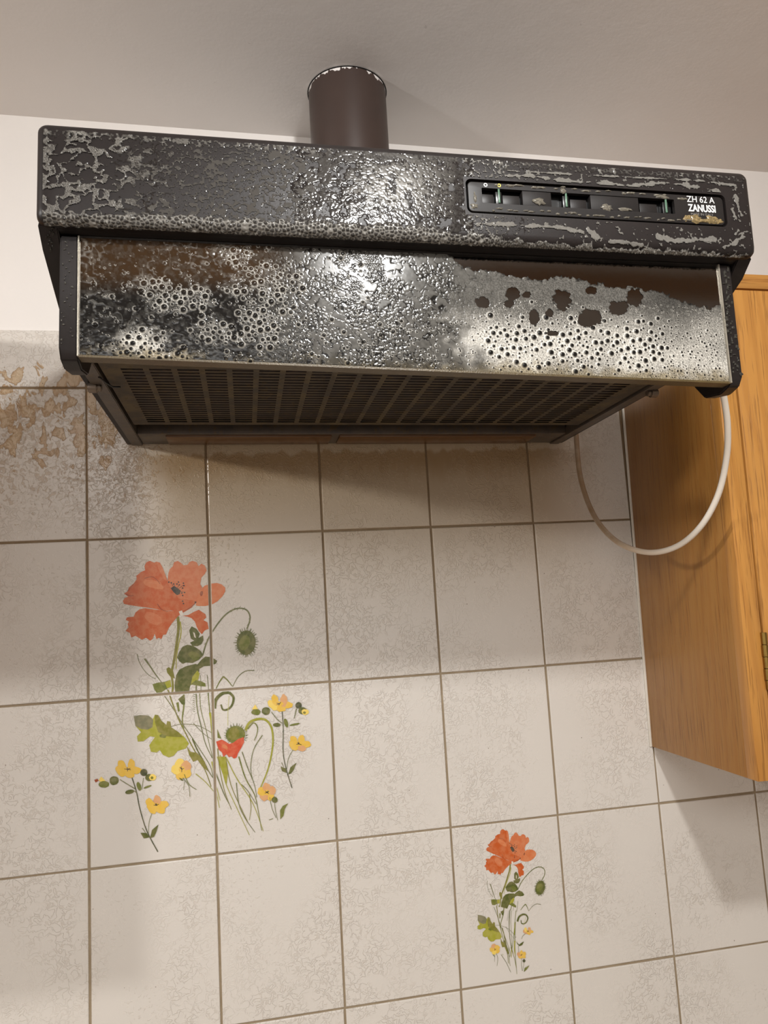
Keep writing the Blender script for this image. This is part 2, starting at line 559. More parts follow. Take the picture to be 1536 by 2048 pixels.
class Print:
    def __init__(s): s.items = []

    def poly(s, pts, ink): s.items.append((pts, ink))

    def stroke(s, pts, w0, ink, w1=None):
        w1 = w0 if w1 is None else w1
        P = catmull([(a, b, 0) for a, b in pts], 4) if len(pts) > 2 else [Vector((a, b, 0)) for a, b in pts]
        L, Rr = [], []
        for i, p in enumerate(P):
            t = P[min(i + 1, len(P) - 1)] - P[max(i - 1, 0)]
            if t.length < 1e-6: continue
            t.normalize(); nx, ny = -t.y, t.x
            ww = (w0 + (w1 - w0) * i / (len(P) - 1)) / 2
            L.append((p.x + nx * ww, p.y + ny * ww)); Rr.append((p.x - nx * ww, p.y - ny * ww))
        for i in range(len(L) - 1):
            s.items.append(([L[i], L[i + 1], Rr[i + 1], Rr[i]], ink))

    def ell(s, cx, cy, rx, ry, ink, rot=0, n=14, jag=0.0):
        pts = []
        for k in range(n):
            a = 2 * math.pi * k / n; j = 1 + random.uniform(-jag, jag)
            x, y = rx * math.cos(a) * j, ry * math.sin(a) * j
            pts.append((cx + x * math.cos(rot) - y * math.sin(rot), cy + x * math.sin(rot) + y * math.cos(rot)))
        s.items.append((pts, ink))

    def hairs(s, cx, cy, rx, ry, n, ln, ink, wd=3):
        for k in range(n):
            a = 2 * math.pi * k / n + random.uniform(-.1, .1); l = ln * random.uniform(.6, 1.2)
            x, y = math.cos(a), math.sin(a)
            s.stroke([(cx + rx * x, cy + ry * y), (cx + (rx + l) * x, cy + (ry + l) * y)], wd, ink, wd * .4)

    def yflower(s, cx, cy, w_, h_, rot=0.0, n=5):
        for k in range(n):
            a = rot + 2 * math.pi * k / n
            dx, dy = math.cos(a) * w_ * .29, math.sin(a) * h_ * .29
            s.ell(cx + dx, cy + dy, w_ * .25, h_ * .25, random.choice(['ye', 'ye2', 'ye', 'pk']) if k else 'ye', rot=a * .3, jag=.13)
        s.ell(cx, cy, w_ * .16, h_ * .16, 'ye')
        for k in range(5):
            a = random.uniform(0, 6.28)
            s.stroke([(cx, cy), (cx + math.cos(a) * w_ * .13, cy + math.sin(a) * h_ * .14)], 5, 'blk', 3)


A = Print()                                # poppy head and leaves (upper trace)
A.stroke([(570, 440), (575, 500), (568, 570), (558, 640), (545, 720), (532, 790), (540, 860), (536, 910)], 18, 'ol', 12)
A.stroke([(585, 470), (590, 540), (575, 610), (562, 690), (560, 760)], 7, 'lg', 5)
A.stroke([(722, 680), (745, 605), (775, 545), (830, 465), (880, 415), (935, 390), (985, 395), (1010, 425), (1012, 465), (995, 515)], 9, 'gy', 9)
for k, (x, y, a) in enumerate([(745, 600, .6), (760, 570, .6), (790, 520, .7), (815, 485, .8), (850, 445, .9), (880, 415, 1.2), (910, 398, 1.5), (945, 388, 1.6), (975, 392, 2), (1005, 420, 2.8), (1013, 450, 3.1), (1005, 485, 3.4)]):
    for sgn in (1, -1):
        A.stroke([(x, y), (x + sgn * 15 * math.cos(a - 1.0), y - sgn * 15 * math.sin(a + .4))], 3, 'gy', 2)
A.poly([(512, 175), (520, 150), (540, 130), (548, 105), (570, 98), (590, 110), (605, 125), (630, 122), (640, 105), (660, 98), (685, 105), (698, 130), (715, 115), (735, 125), (748, 155), (735, 180), (715, 200), (708, 240), (720, 262), (700, 290), (690, 345), (655, 375), (620, 400), (600, 420), (560, 400), (540, 330), (520, 270), (508, 220)], 'or2')
A.poly([(680, 372), (690, 320), (705, 280), (735, 250), (770, 238), (810, 233), (840, 242), (862, 262), (862, 285), (845, 315), (815, 345), (780, 365), (740, 375), (700, 375)], 'or3')
A.poly([(335, 395), (370, 388), (440, 398), (500, 405), (560, 405), (590, 420), (560, 450), (535, 480), (515, 510), (498, 550), (480, 552), (470, 578), (450, 570), (440, 580), (428, 545), (415, 578), (400, 588), (375, 570), (350, 582), (330, 570), (310, 558), (285, 568), (275, 540), (250, 528), (268, 505), (262, 485), (270, 470), (250, 460), (258, 445), (280, 442), (300, 440), (310, 415)], 'or1')
A.ell(420, 450, 60, 34, 'or2', rot=.5, jag=.1)
A.poly([(600, 435), (635, 430), (670, 410), (700, 398), (720, 412), (740, 425), (745, 445), (728, 462), (752, 475), (760, 515), (735, 525), (718, 548), (700, 530), (685, 500), (675, 470), (655, 450), (630, 440)], 'or1')
A.poly([(365, 130), (378, 105), (400, 98), (425, 108), (440, 102), (460, 108), (478, 140), (495, 185), (508, 220), (512, 240), (545, 290), (600, 330), (690, 345), (655, 385), (610, 412), (590, 418), (560, 408), (530, 402), (485, 405), (440, 395), (390, 385), (330, 378), (270, 368), (240, 362), (232, 345), (245, 325), (265, 318), (240, 298), (262, 285), (270, 260), (300, 235), (318, 210), (315, 190), (345, 165), (370, 155)], 'or1')
A.poly([(440, 102), (460, 108), (478, 140), (495, 185), (508, 222), (490, 215), (470, 180), (450, 145)], 'or2')
A.ell(420, 240, 60, 26, 'or3', rot=.3, jag=.2)
A.ell(600, 300, 38, 28, 'or2', rot=-.5, jag=.1)
A.stroke([(445, 362), (470, 395), (510, 410)], 6, 'dk', 3)
A.stroke([(365, 205), (410, 195), (440, 212), (462, 240)], 5, 'dk', 3)
A.stroke([(685, 350), (645, 385), (595, 412)], 7, 'dk', 3)
A.stroke([(250, 300), (275, 312), (300, 310)], 6, 'dk', 3)
A.stroke([(262, 285), (290, 250), (318, 225)], 4, 'dk', 2)
A.ell(716, 298, 9, 16, 'dk', rot=.2)
A.poly([(526, 265), (548, 252), (570, 265), (588, 280), (582, 302), (565, 308), (546, 292)], 'blk')
for (x, y) in [(530, 232), (545, 240), (565, 240), (580, 245), (605, 235), (608, 250), (600, 265), (595, 295), (612, 292), (600, 310), (515, 228), (600, 345), (605, 360), (678, 352), (575, 228)]:
    A.ell(x, y, 5, 5, 'blk', n=7)
for (x, y) in [(545, 235), (580, 240), (606, 245), (610, 290), (530, 235)]:
    A.stroke([(560, 280), (x, y)], 3, 'blk', 2)
A.poly([(576, 408), (596, 402), (606, 428), (592, 436), (582, 424)], 'wh')
A.poly([(640, 525), (655, 500), (685, 515), (705, 545), (696, 575), (676, 590), (650, 575)], 'gr')
A.poly([(664, 535), (674, 540), (682, 572), (672, 566)], 'wh')
A.poly([(645, 600), (665, 590), (700, 570), (725, 555), (728, 585), (715, 610), (690, 622), (660, 620)], 'gr')
A.poly([(565, 690), (580, 655), (600, 625), (630, 612), (665, 620), (690, 635), (715, 655), (725, 680), (700, 705), (660, 725), (620, 722), (600, 730), (580, 715)], 'gr')
A.ell(670, 680, 34, 26, 'gr2', rot=.4, jag=.15)
A.poly([(690, 735), (715, 705), (740, 685), (780, 690), (812, 712), (805, 728), (770, 742), (730, 745), (705, 760)], 'gr')
A.poly([(560, 800), (580, 765), (620, 745), (680, 730), (705, 740), (702, 775), (685, 800), (662, 832), (645, 870), (638, 905), (555, 905), (550, 860)], 'gr')
A.poly([(660, 810), (690, 770), (705, 790), (695, 830), (665, 850), (650, 862)], 'lg')
A.poly([(650, 855), (680, 830), (710, 835), (740, 850), (742, 870), (715, 868), (680, 862)], 'gr2')
A.poly([(415, 855), (450, 845), (490, 840), (525, 828), (530, 870), (500, 885), (470, 905), (440, 908), (425, 885)], 'gr2')
A.poly([(490, 845), (525, 828), (532, 870), (505, 880)], 'lg')
A.poly([(500, 760), (515, 750), (540, 770), (552, 820), (530, 815), (505, 785)], 'ol')
A.stroke([(366, 698), (400, 745), (430, 790), (460, 830)], 11, 'gy', 5)
A.stroke([(460, 830), (490, 870), (522, 908)], 5, 'gy', 4)
A.stroke([(322, 670), (330, 710), (360, 765), (400, 805), (435, 822)], 4, 'gy', 3)
A.ell(990, 600, 58, 76, 'gr', rot=.08, n=22)
A.ell(980, 600, 32, 48, 'gr2', rot=.3, n=16)
A.hairs(990, 600, 56, 74, 60, 19, 'gy', 4)
A.stroke([(805, 882), (828, 838), (850, 808)], 5, 'gr2', 9)
A.stroke([(850, 808), (875, 830), (905, 868)], 10, 'gr2', 4)
A.stroke([(907, 870), (940, 810), (985, 775), (1040, 770)], 4, 'gy', 5)
A.stroke([(750, 798), (756, 850), (760, 910)], 4, 'gy', 4)
A.stroke([(708, 800), (712, 850), (712, 910)], 3, 'gy', 3)
A.stroke([(684, 862), (682, 910)], 9, 'gy', 8)

B = Print()                                # stems, lower leaves, small flowers (lower trace)
B.stroke([(510, 60), (540, 150), (575, 240), (620, 330), (660, 410), (700, 480), (745, 570), (775, 655)], 8, 'ol', 5)
B.stroke([(605, 62), (608, 150), (598, 240), (606, 300)], 11, 'gr2', 6)
B.poly([(572, 118), (600, 95), (615, 110), (614, 150), (596, 150)], 'gr')
B.poly([(560, 140), (575, 135), (582, 190), (572, 195)], 'gr2')
B.stroke([(480, 85), (545, 180), (600, 270), (655, 350), (715, 440), (770, 530), (790, 610)], 5, 'gy', 4)
B.stroke([(682, 70), (690, 180), (715, 290), (740, 390), (782, 480)], 7, 'gy', 4)
for k in range(9): B.stroke([(676, 90 + 13 * k), (662, 84 + 13 * k)], 3, 'gy', 2)
B.stroke([(704, 70), (712, 180), (740, 290), (765, 400), (790, 500)], 4, 'gr2', 3)
B.stroke([(755, 60), (765, 180), (778, 320), (786, 480), (790, 640)], 6, 'gr2', 4)
B.stroke([(768, 200), (776, 260), (782, 330)], 14, 'lg', 6)
B.stroke([(530, 285), (600, 270), (700, 282), (792, 332)], 3, 'gy', 3)
B.stroke([(665, 265), (730, 330), (790, 370)], 3, 'gy', 2)
B.stroke([(660, 360), (690, 430), (730, 500), (760, 560), (786, 600)], 8, 'gr', 4)
B.stroke([(795, 175), (805, 120), (845, 82), (885, 76)], 22, 'gr', 18)
B.stroke([(885, 76), (912, 105), (905, 150), (880, 178), (848, 182), (836, 150)], 16, 'gr', 9)
B.stroke([(885, 100), (878, 200), (878, 280)], 3, 'pale', 3)
B.poly([(300, 222), (340, 215), (390, 218), (418, 240), (430, 212), (450, 215), (470, 250), (500, 275), (505, 252), (525, 255), (530, 290), (575, 320), (615, 355), (638, 390), (620, 420), (570, 435), (545, 465), (515, 475), (480, 460), (460, 430), (440, 445), (405, 440), (395, 400), (430, 350), (400, 345), (360, 375), (325, 378), (320, 345), (345, 320), (310, 280)], 'lg')
B.poly([(300, 222), (340, 215), (390, 218), (420, 245), (415, 290), (385, 305), (345, 300), (310, 280)], 'gg')
B.poly([(430, 212), (450, 215), (470, 250), (500, 275), (505, 252), (525, 255), (530, 290), (575, 320), (600, 350), (560, 350), (500, 345), (450, 320), (430, 260)], 'ol')
B.ell(480, 345, 22, 12, 'gr2', jag=.2)
B.poly([(625, 405), (650, 440), (690, 448), (735, 500), (756, 560), (720, 530), (692, 490), (665, 502), (640, 460)], 'ol')
B.poly([(810, 470), (865, 470), (880, 560), (870, 640), (840, 560)], 'yg')
B.poly([(812, 300), (838, 360), (815, 355)], 'gr2')
for L in ([(815, 420), (830, 560), (860, 690), (900, 795)], [(830, 460), (860, 620), (930, 780), (1010, 952)], [(865, 470), (895, 640), (965, 800), (1000, 870)],
          [(870, 480), (930, 600), (1010, 720), (1050, 800), (1095, 928)], [(945, 470), (985, 600), (1040, 700), (1062, 790), (1085, 925)],
          [(1090, 338), (1035, 430), (1018, 550), (1040, 640)], [(965, 440), (1000, 540), (1040, 640), (1055, 720)], [(930, 630), (945, 760), (985, 850), (1045, 935)],
          [(800, 560), (850, 690), (885, 760)], [(1010, 700), (1020, 780), (1010, 860)], [(680, 575), (740, 625), (792, 685)], [(808, 690), (826, 785)], [(960, 640), (1000, 680), (1050, 760)], [(780, 500), (800, 620), (830, 740)]):
    B.stroke(L, random.choice([5, 6, 8]), random.choice(['gr2', 'lg', 'gy', 'ol']), 3)
B.stroke([(985, 310), (1010, 262), (1060, 240), (1110, 245), (1145, 290), (1155, 370), (1145, 460), (1120, 560), (1072, 675)], 17, 'yg', 7)
B.stroke([(1000, 300), (1035, 262), (1060, 290), (1055, 335), (1040, 370)], 8, 'gr2', 4)
B.ell(925, 335, 60, 54, 'gr2', rot=-.2, n=20)
B.ell(915, 330, 35, 40, 'ol', rot=.3, n=14)
B.hairs(928, 335, 60, 54, 40, 16, 'gy', 4)
B.poly([(806, 378), (840, 365), (868, 380), (885, 392), (910, 385), (940, 362), (975, 350), (978, 382), (958, 420), (940, 450), (932, 475), (915, 482), (898, 468), (885, 474), (870, 455), (850, 472), (842, 445), (820, 425)], 'red')
B.ell(860, 410, 22, 12, 'or2', rot=.6, jag=.2)
# left little plant
B.stroke([(285, 585), (318, 690), (338, 790), (380, 925), (448, 1054)], 6, 'dg', 6)
B.stroke([(215, 610), (255, 635), (310, 668)], 4, 'gy', 5); B.stroke([(360, 600), (350, 672)], 4, 'gy', 4)
B.stroke([(315, 690), (300, 680), (270, 690)], 4, 'gy', 3)
B.ell(275, 686, 28, 13, 'gr', rot=-.2); B.ell(332, 652, 13, 28, 'gr2', rot=-.3); B.ell(385, 655, 26, 6, 'gr2', rot=-.35)
B.stroke([(415, 810), (395, 870), (390, 940)], 4, 'gy', 3)
B.poly([(400, 970), (412, 920), (452, 886), (440, 930), (425, 962)], 'gr'); B.poly([(398, 965), (362, 972), (342, 938), (378, 938)], 'gr'); B.stroke([(352, 908), (372, 935)], 4, 'gr', 2)
B.yflower(262, 548, 165, 92, .2); B.yflower(440, 770, 145, 92, -.2)
B.ell(180, 617, 29, 27, 'gr', jag=.06); B.ell(178, 614, 15, 16, 'gy'); B.poly([(85, 615), (100, 592), (120, 612), (132, 625), (100, 628)], 'ye2'); B.ell(118, 640, 33, 21, 'gr2', jag=.06); B.poly([(58, 612), (78, 606), (85, 618), (66, 628)], 'dk')
B.ell(362, 567, 22, 22, 'dg'); B.ell(395, 598, 25, 22, 'gr'); B.ell(417, 597, 22, 20, 'ye2', jag=.1); B.ell(412, 600, 9, 9, 'ol')
# middle bloom
B.yflower(595, 548, 118, 128, .6)
B.stroke([(610, 578), (640, 640), (685, 672)], 5, 'gr2', 3); B.stroke([(600, 600), (638, 650), (645, 716)], 4, 'gy', 3); B.stroke([(612, 620), (606, 675)], 3, 'gy', 3); B.poly([(575, 598), (598, 606), (606, 620), (590, 615)], 'gr')
# right plant
B.stroke([(1210, 178), (1218, 300), (1218, 450), (1240, 560), (1272, 662)], 5, 'dg', 5)
B.stroke([(1145, 195), (1180, 240), (1212, 265)], 4, 'gy', 4); B.stroke([(1300, 175), (1285, 235)], 6, 'gr', 4)
B.ell(1178, 275, 24, 12, 'gr'); B.ell(1235, 263, 12, 28, 'gr2', rot=-.3); B.ell(1288, 272, 32, 6, 'gr2', rot=-.2)
B.stroke([(1280, 425), (1250, 480), (1240, 545)], 4, 'gy', 3)
B.poly([(1248, 578), (1262, 535), (1300, 506), (1282, 552), (1264, 574)], 'gr'); B.poly([(1238, 570), (1210, 558), (1202, 530), (1232, 542)], 'gr'); B.stroke([(1208, 506), (1222, 535)], 4, 'gr', 2)
B.yflower(1195, 145, 155, 86, .3); B.yflower(1315, 392, 140, 84, .1)
B.ell(1050, 196, 28, 19, 'gr2', jag=.06); B.poly([(1025, 180), (1046, 150), (1062, 178)], 'ye2'); B.ell(1112, 190, 26, 24, 'gr', jag=.06); B.ell(1108, 188, 13, 14, 'gy')
B.ell(1312, 155, 20, 20, 'dg'); B.ell(1336, 188, 26, 22, 'gr'); B.ell(1352, 196, 22, 18, 'ye2', jag=.1); B.ell(1348, 200, 9, 8, 'ol')
# small bloom lower right
B.yflower(1118, 690, 112, 104, .9)
B.stroke([(1135, 720), (1150, 790), (1175, 846)], 4, 'gy', 3); B.ell(1165, 735, 19, 19, 'gr', jag=.1); B.stroke([(1165, 755), (1170, 800), (1184, 860)], 4, 'gy', 3)
B.poly([(1200, 855), (1198, 800), (1215, 772), (1248, 756), (1228, 790), (1220, 832)], 'gr2'); B.stroke([(1130, 858), (1155, 850)], 3, 'gr2', 3)


def toW(items, ox, oy, sc):
    out = []
    for pts, ink in items:
        out.append(([unproj_y(ox + a / sc, oy + b / sc, 0.0) for a, b in pts], ink))
    return out


BIG = toW(A.items, 170, 1090, 3.072) + toW(B.items, 170, 1360, 3.072)
# the small motif repeats head and leaves of the large one at a smaller scale
cor = [((560, 280), (770, 352), 0), ((865, 272), (1050, 425), 0), ((400, 98), (642, 116), 0), ((400, 588), (588, 672), 0), ((990, 600), (1108, 842), 0), ((718, 548), (878, 690), 0),
       ((368, 700), (478, 792), 0), ((415, 860), (488, 985), 0), ((742, 870), (800, 1070), 0)]
Sx, Dx = [], []
for a, b, lower in cor:
    p = unproj_y(170 + a[0] / 3.072, (1360 if lower else 1090) + a[1] / 3.072, 0.0)
    q = unproj_y(900 + b[0] / 6.144, 1640 + b[1] / 6.144, 0.0)
    Sx.append((p[0], p[1], 1)); Dx.append(q)
AF, _, _, _ = np.linalg.lstsq(np.array(Sx), np.array(Dx), rcond=None)
corB = [((300, 222), (340, 1158)), ((515, 475), (497, 1492)), ((638, 390), (630, 1420)), ((912, 110), (955, 1190)), ((795, 172), (820, 1252)), ((510, 60), (572, 1060)), ((740, 390), (745, 1480)), ((430, 212), (470, 1185))]
Sx = [unproj_y(170 + a[0] / 3.072, 1360 + a[1] / 3.072, 0.0) + (1,) for a, b in corB]
Dx = [unproj_y(900 + b[0] / 6.144, 1640 + b[1] / 6.144, 0.0) for a, b in corB]
AFB, _, _, _ = np.linalg.lstsq(np.array(Sx), np.array(Dx), rcond=None)
lowB = []
for pts, ink in B.items:
    cx = sum(p[0] for p in pts) / len(pts); cy = sum(p[1] for p in pts) / len(pts)
    if max(p[1] for p in pts) > 590 or cx < 290 or cx > 920 or ink in ('ye', 'ye2', 'pk', 'red', 'blk') or (cx > 800 and cy > 210) or (cx < 600 and cy > 480): continue
    lowB.append((pts, ink))
SM = []
for its, oy, af in ((A.items, 1090, AF), (lowB, 1360, AFB)):
    for pts, ink in toW(its, 170, oy, 3.072):
        q = np.array([[p[0], p[1], 1] for p in pts]) @ af
        SM.append(([tuple(r) for r in q], ink))
E2 = Print()
E2.yflower(955, 1365, 130, 74, .2); E2.stroke([(925, 1395), (890, 1425), (880, 1460)], 5, 'gy', 4)
E2.poly([(815, 1490), (845, 1530), (885, 1500), (908, 1490), (885, 1535), (850, 1548), (825, 1520)], 'gr'); E2.stroke([(838, 1545), (842, 1630)], 5, 'gy', 4)
E2.stroke([(800, 1250), (795, 1450), (800, 1650), (820, 1890)], 10, 'gr2', 4)
E2.stroke([(735, 1100), (725, 1300), (740, 1500), (775, 1640)], 8, 'gy', 5)
E2.stroke([(640, 1320), (680, 1480), (705, 1640), (715, 1760)], 8, 'ol', 5)
E2.stroke([(660, 1480), (700, 1580), (706, 1650)], 20, 'gr', 6)
E2.stroke([(720, 1560), (725, 1700), (738, 1790)], 6, 'gr2', 4)
E2.stroke([(625, 1650), (690, 1750), (745, 1868)], 5, 'gy', 4)
E2.stroke([(745, 1560), (790, 1700), (815, 1830)], 6, 'ol', 4)
E2.stroke([(795, 1480), (790, 1580), (800, 1660)], 18, 'yg', 6)
E2.yflower(550, 1585, 118, 128, .6); E2.stroke([(568, 1640), (585, 1700), (575, 1790)], 5, 'gy', 4); E2.stroke([(525, 1650), (545, 1675)], 8, 'gr', 4); E2.stroke([(550, 1650), (545, 1740)], 4, 'gy', 3)
E2.yflower(878, 1655, 118, 88, .9); E2.ell(908, 1728, 18, 20, 'dg', jag=.1); E2.stroke([(880, 1690), (875, 1760), (885, 1850)], 4, 'gy', 4); E2.stroke([(908, 1745), (900, 1800), (890, 1850)], 4, 'gy', 3)
E2.poly([(905, 1865), (915, 1815), (975, 1782), (945, 1830)], 'gr2')
SM += toW(E2.items, 900, 1640, 6.144)


def build_print(tkey, items, label):
    c, r = tkey
    x0, x1 = c * TW + GAP / 2 + .0008, (c + 1) * TW - GAP / 2 - .0008
    z1, z0 = -r * TH - GAP / 2 - .0008, -(r + 1) * TH + GAP / 2 + .0008
    bm = bmesh.new(); lay = bm.loops.layers.color.new('ink')
    for k, (pts, ink) in enumerate(items):
        if max(p[0] for p in pts) < x0 or min(p[0] for p in pts) > x1 or max(p[1] for p in pts) < z0 or min(p[1] for p in pts) > z1: continue
        b2 = bmesh.new(); l2 = b2.loops.layers.color.new('ink')
        y = -.00012 - k * .0000009
        try:
            f = b2.faces.new([b2.verts.new((p[0], y, p[1])) for p in pts])
        except ValueError:
            b2.free(); continue
        f.normal_update()
        if len(pts) > 4: bmesh.ops.triangulate(b2, faces=[f])
        for co, no in (((x0, 0, 0), (-1, 0, 0)), ((x1, 0, 0), (1, 0, 0)), ((0, 0, z0), (0, 0, -1)), ((0, 0, z1), (0, 0, 1))):
            bmesh.ops.bisect_plane(b2, geom=list(b2.verts) + list(b2.edges) + list(b2.faces), plane_co=co, plane_no=no, clear_outer=True)
        mp = {}
        for f in b2.faces:
            vs_ = []
            for v_ in f.verts:
                if v_.index not in mp or True:
                    mp.setdefault(id(v_), None)
                vs_.append(v_)
            nf = bm.faces.new([bm.verts.new(v_.co) for v_ in vs_])
            if nf.normal.y > 0: nf.normal_flip()
            nf.normal_update()
            if nf.normal.y > 0: nf.normal_flip()
            for lp in nf.loops: lp[lay] = INKS[ink]
        b2.free()
    o = TILES[tkey]
    me = bpy.data.meshes.new('flower_print'); bm.to_mesh(me); bm.free()
    ob = link('flower_print', me, M['print'], o)
    ob.location = (-o.location.x, -o.location.y, -o.location.z + Z0)
    tag(ob, label)


def lin2s(c): return 12.92 * c if c <= .0031308 else 1.055 * c ** (1 / 2.4) - .055


INKS = {k: tuple(lin2s(c) for c in v_[:3]) + (1,) for k, v_ in INK.items()}
build_print((0, 1), BIG, 'orange poppy head painted on the tile')
build_print((1, 1), BIG, 'hairy green poppy pod painted on the tile')
build_print((0, 2), BIG, 'green leaf and yellow flowers painted on the tile')
build_print((1, 2), BIG, 'red poppy bud and grasses painted on the tile')
build_print((3, 3), SM, 'small poppy posy painted on the tile')

# ------------------------------------------------------------------ range hood
HX, HT = .3529, .0121
hood = empty('range_hood', (HX, 0, Z0), (0, HT, 0))
tag(hood, 'dark brown range hood covered in soap suds with visor pulled out', 'range hood')

# casing
prism('top_panel', [(.0, .076), (-.418, .0715), (-.418, .068), (.0, .072)], -.2995, .2995, M['hood'], hood)
for s in (-1, 1):
    a, b = (-.3022, -.288) if s < 0 else (.288, .3022)
    prism('side_panel', [(0, .075), (-.42, .0705), (-.42, .004), (-.429, -.009), (-.414, -.022), (-.36, -.047), (-.302, -.079), (0, -.08)], a, b, M['hood'], hood, bev=.001)
box('back_panel', -.288, .288, -.004, -.0005, -.075, .071, M['hood_dark'], hood)
prism('fascia_underside', [(-.42, .004), (-.4290, -.0094), (-.4212, -.0110), (-.4145, -.0108), (-.37, .02)], -.288, .288, M['hood_dark'], hood)

# fascia with a window for the controls
FC, FH = .0305, .081
PU0, PU1, PZ0, PZ1 = .0335, .2745, .0150, .0455
pcx, pcz, pw, ph = (PU0 + PU1) / 2, (PZ0 + PZ1) / 2, PU1 - PU0, PZ1 - PZ0
fascia = plate('fascia', rr_loop(0, FC, .605, FH, .007), [rr_loop(pcx, pcz, pw, ph, .005)], -.438, -.418, M['hood'], hood, bev=.008)
# control panel, set in the window with a dark groove around it
cp = plate('control_panel', rr_loop(pcx, pcz, pw - .0036, ph - .0036, .004), [rr_loop((.0475 + .2245) / 2, .0318, .177, .0135, .0006, 1)], -.4372, -.4335, M['panel'], hood, bev=.0007)
box('recess', PU0 - .004, PU1 + .004, -.4300, -.4282, PZ0 - .004, PZ1 + .004, M['recess'], cp)
for (a, b) in ((.0835, .1095), (.1455, .1905)):
    box('cover_block', a, b, -.4366, -.4300, .0252, .0386, M['cover'], cp, bev=.0005)
for (a, b) in ((.0478, .0585), (.0665, .0815), (.1275, .1425), (.1925, .209)):
    box('slider_track', a, b, -.4345, -.4300, .0252, .0345, M['panel'], cp, bev=.0003)
for uc in (.0625, .1228, .2165):
    k = box('slider', uc - .0028, uc + .0028, -.4362, -.4300, .0250, .0365, M['slider_grip'], cp, bev=.0006)
    box('pointer', uc - .0006, uc + .0010, -.4372, -.4360, .0260, .0385, M['slider'], k, bev=.0003)


def text(name, s, u, z, size, mat, parent, sx=1.0, bold=0.0, y=-.43735, shear=0.0):
    cu = bpy.data.curves.new(name, 'FONT'); cu.body = s; cu.size = size; cu.extrude = .00008
    cu.offset = bold; cu.align_x = 'CENTER'; cu.align_y = 'CENTER'; cu.shear = shear
    tmp = bpy.data.objects.new(name, cu); COL.objects.link(tmp)
    dg = bpy.context.evaluated_depsgraph_get(); dg.update()
    me = bpy.data.meshes.new_from_object(tmp.evaluated_get(dg))
    bpy.data.objects.remove(tmp)
    me.materials.clear()
    o = link(name, me, mat, parent)
    o.location = (u, y, z); o.rotation_euler = (math.pi / 2, 0, 0); o.scale = (sx, 1, 1)
    return o


text('lettering', 'ZH 62 A', .2505, .0396, .0082, M['letter'], cp, .92)
text('lettering', 'ZANUSSI', .2512, .0313, .0092, M['letter'], cp, .74, .00024)
text('lettering', 'MADE IN ITALY', .2505, .0258, .0032, M['letter_grey'], cp, 1.0)


def ring_mark(u, z, r, mat):
    bm = bmesh.new(); n = 14
    a = [bm.verts.new((u + r * math.cos(6.2832 * k / n), -.43735, z + r * math.sin(6.2832 * k / n))) for k in range(n)]
    b = [bm.verts.new((u + .55 * r * math.cos(6.2832 * k / n), -.43735, z + .55 * r * math.sin(6.2832 * k / n))) for k in range(n)]
    for k in range(n): bm.faces.new((a[k], a[(k + 1) % n], b[(k + 1) % n], b[k]))
    return finish('marking', bm, mat, cp)


ring_mark(.0512, .0412, .0017, M['letter']); ring_mark(.0632, .0415, .0016, M['letter_yellow'])

# visor (hangs slightly lower at the right)
VY = -.420
VU0, VU1 = -.2744, .2733


def vzb(u): return -.1155 - .0073 * (u / .275)


VT = -.0112


def vprism(name, u0, u1, y0, y1, zt, dzb, mat, parent, bev=0.0):
    bm = bmesh.new(); add_box(bm, u0, u1, y0, y1, -1, 0)
    for v_ in bm.verts:
        v_.co.z = zt if v_.co.z > -.5 else vzb(v_.co.x) + dzb
    if bev: bmesh.ops.bevel(bm, geom=list(bm.edges), offset=bev, segments=2, affect='EDGES')
    return finish(name, bm, mat, parent, smooth=bev > 0, angle=40)


visor = vprism('visor', VU0, VU1, VY, VY + .005, VT, 0, M['visor'], hood)
tag(visor, 'smoked glass visor streaming with foam')
for s, (a, b) in ((-1, (-.2881, -.2747)), (1, (.2736, .2853))):
    zb = vzb((a + b) / 2) + .002
    prof = [(-.4215, VT - .001), (-.4215, zb + .004), (-.416, zb - .004), (-.403, zb - .0075), (-.380, zb - .004), (-.365, zb + .012), (-.380, VT - .01)]
    prism('end_cap', prof, a, b, M['hood'], visor, bev=.0012)
    e = VU0 if s < 0 else VU1
    vprism('edge_strip', e - .0006, e + .0006, VY - .0018, VY + .001, VT - .001, 0, M['strip'], visor)
vprism('lower_trim', VU0, VU1, VY - .0004, VY + .012, -.5, 0, M['trim'], visor)
lt = visor.children[-1]
for v_ in lt.data.vertices:
    if v_.co.z < -.4: v_.co.z = vzb(v_.co.x) + .0014
    else: v_.co.z = vzb(v_.co.x) - .0004

# underside: filter grille with slots, rails, rear bar
GZ = -.0800
GU0, GU1, GY0, GY1 = -.2785, .2785, -.345, -.104


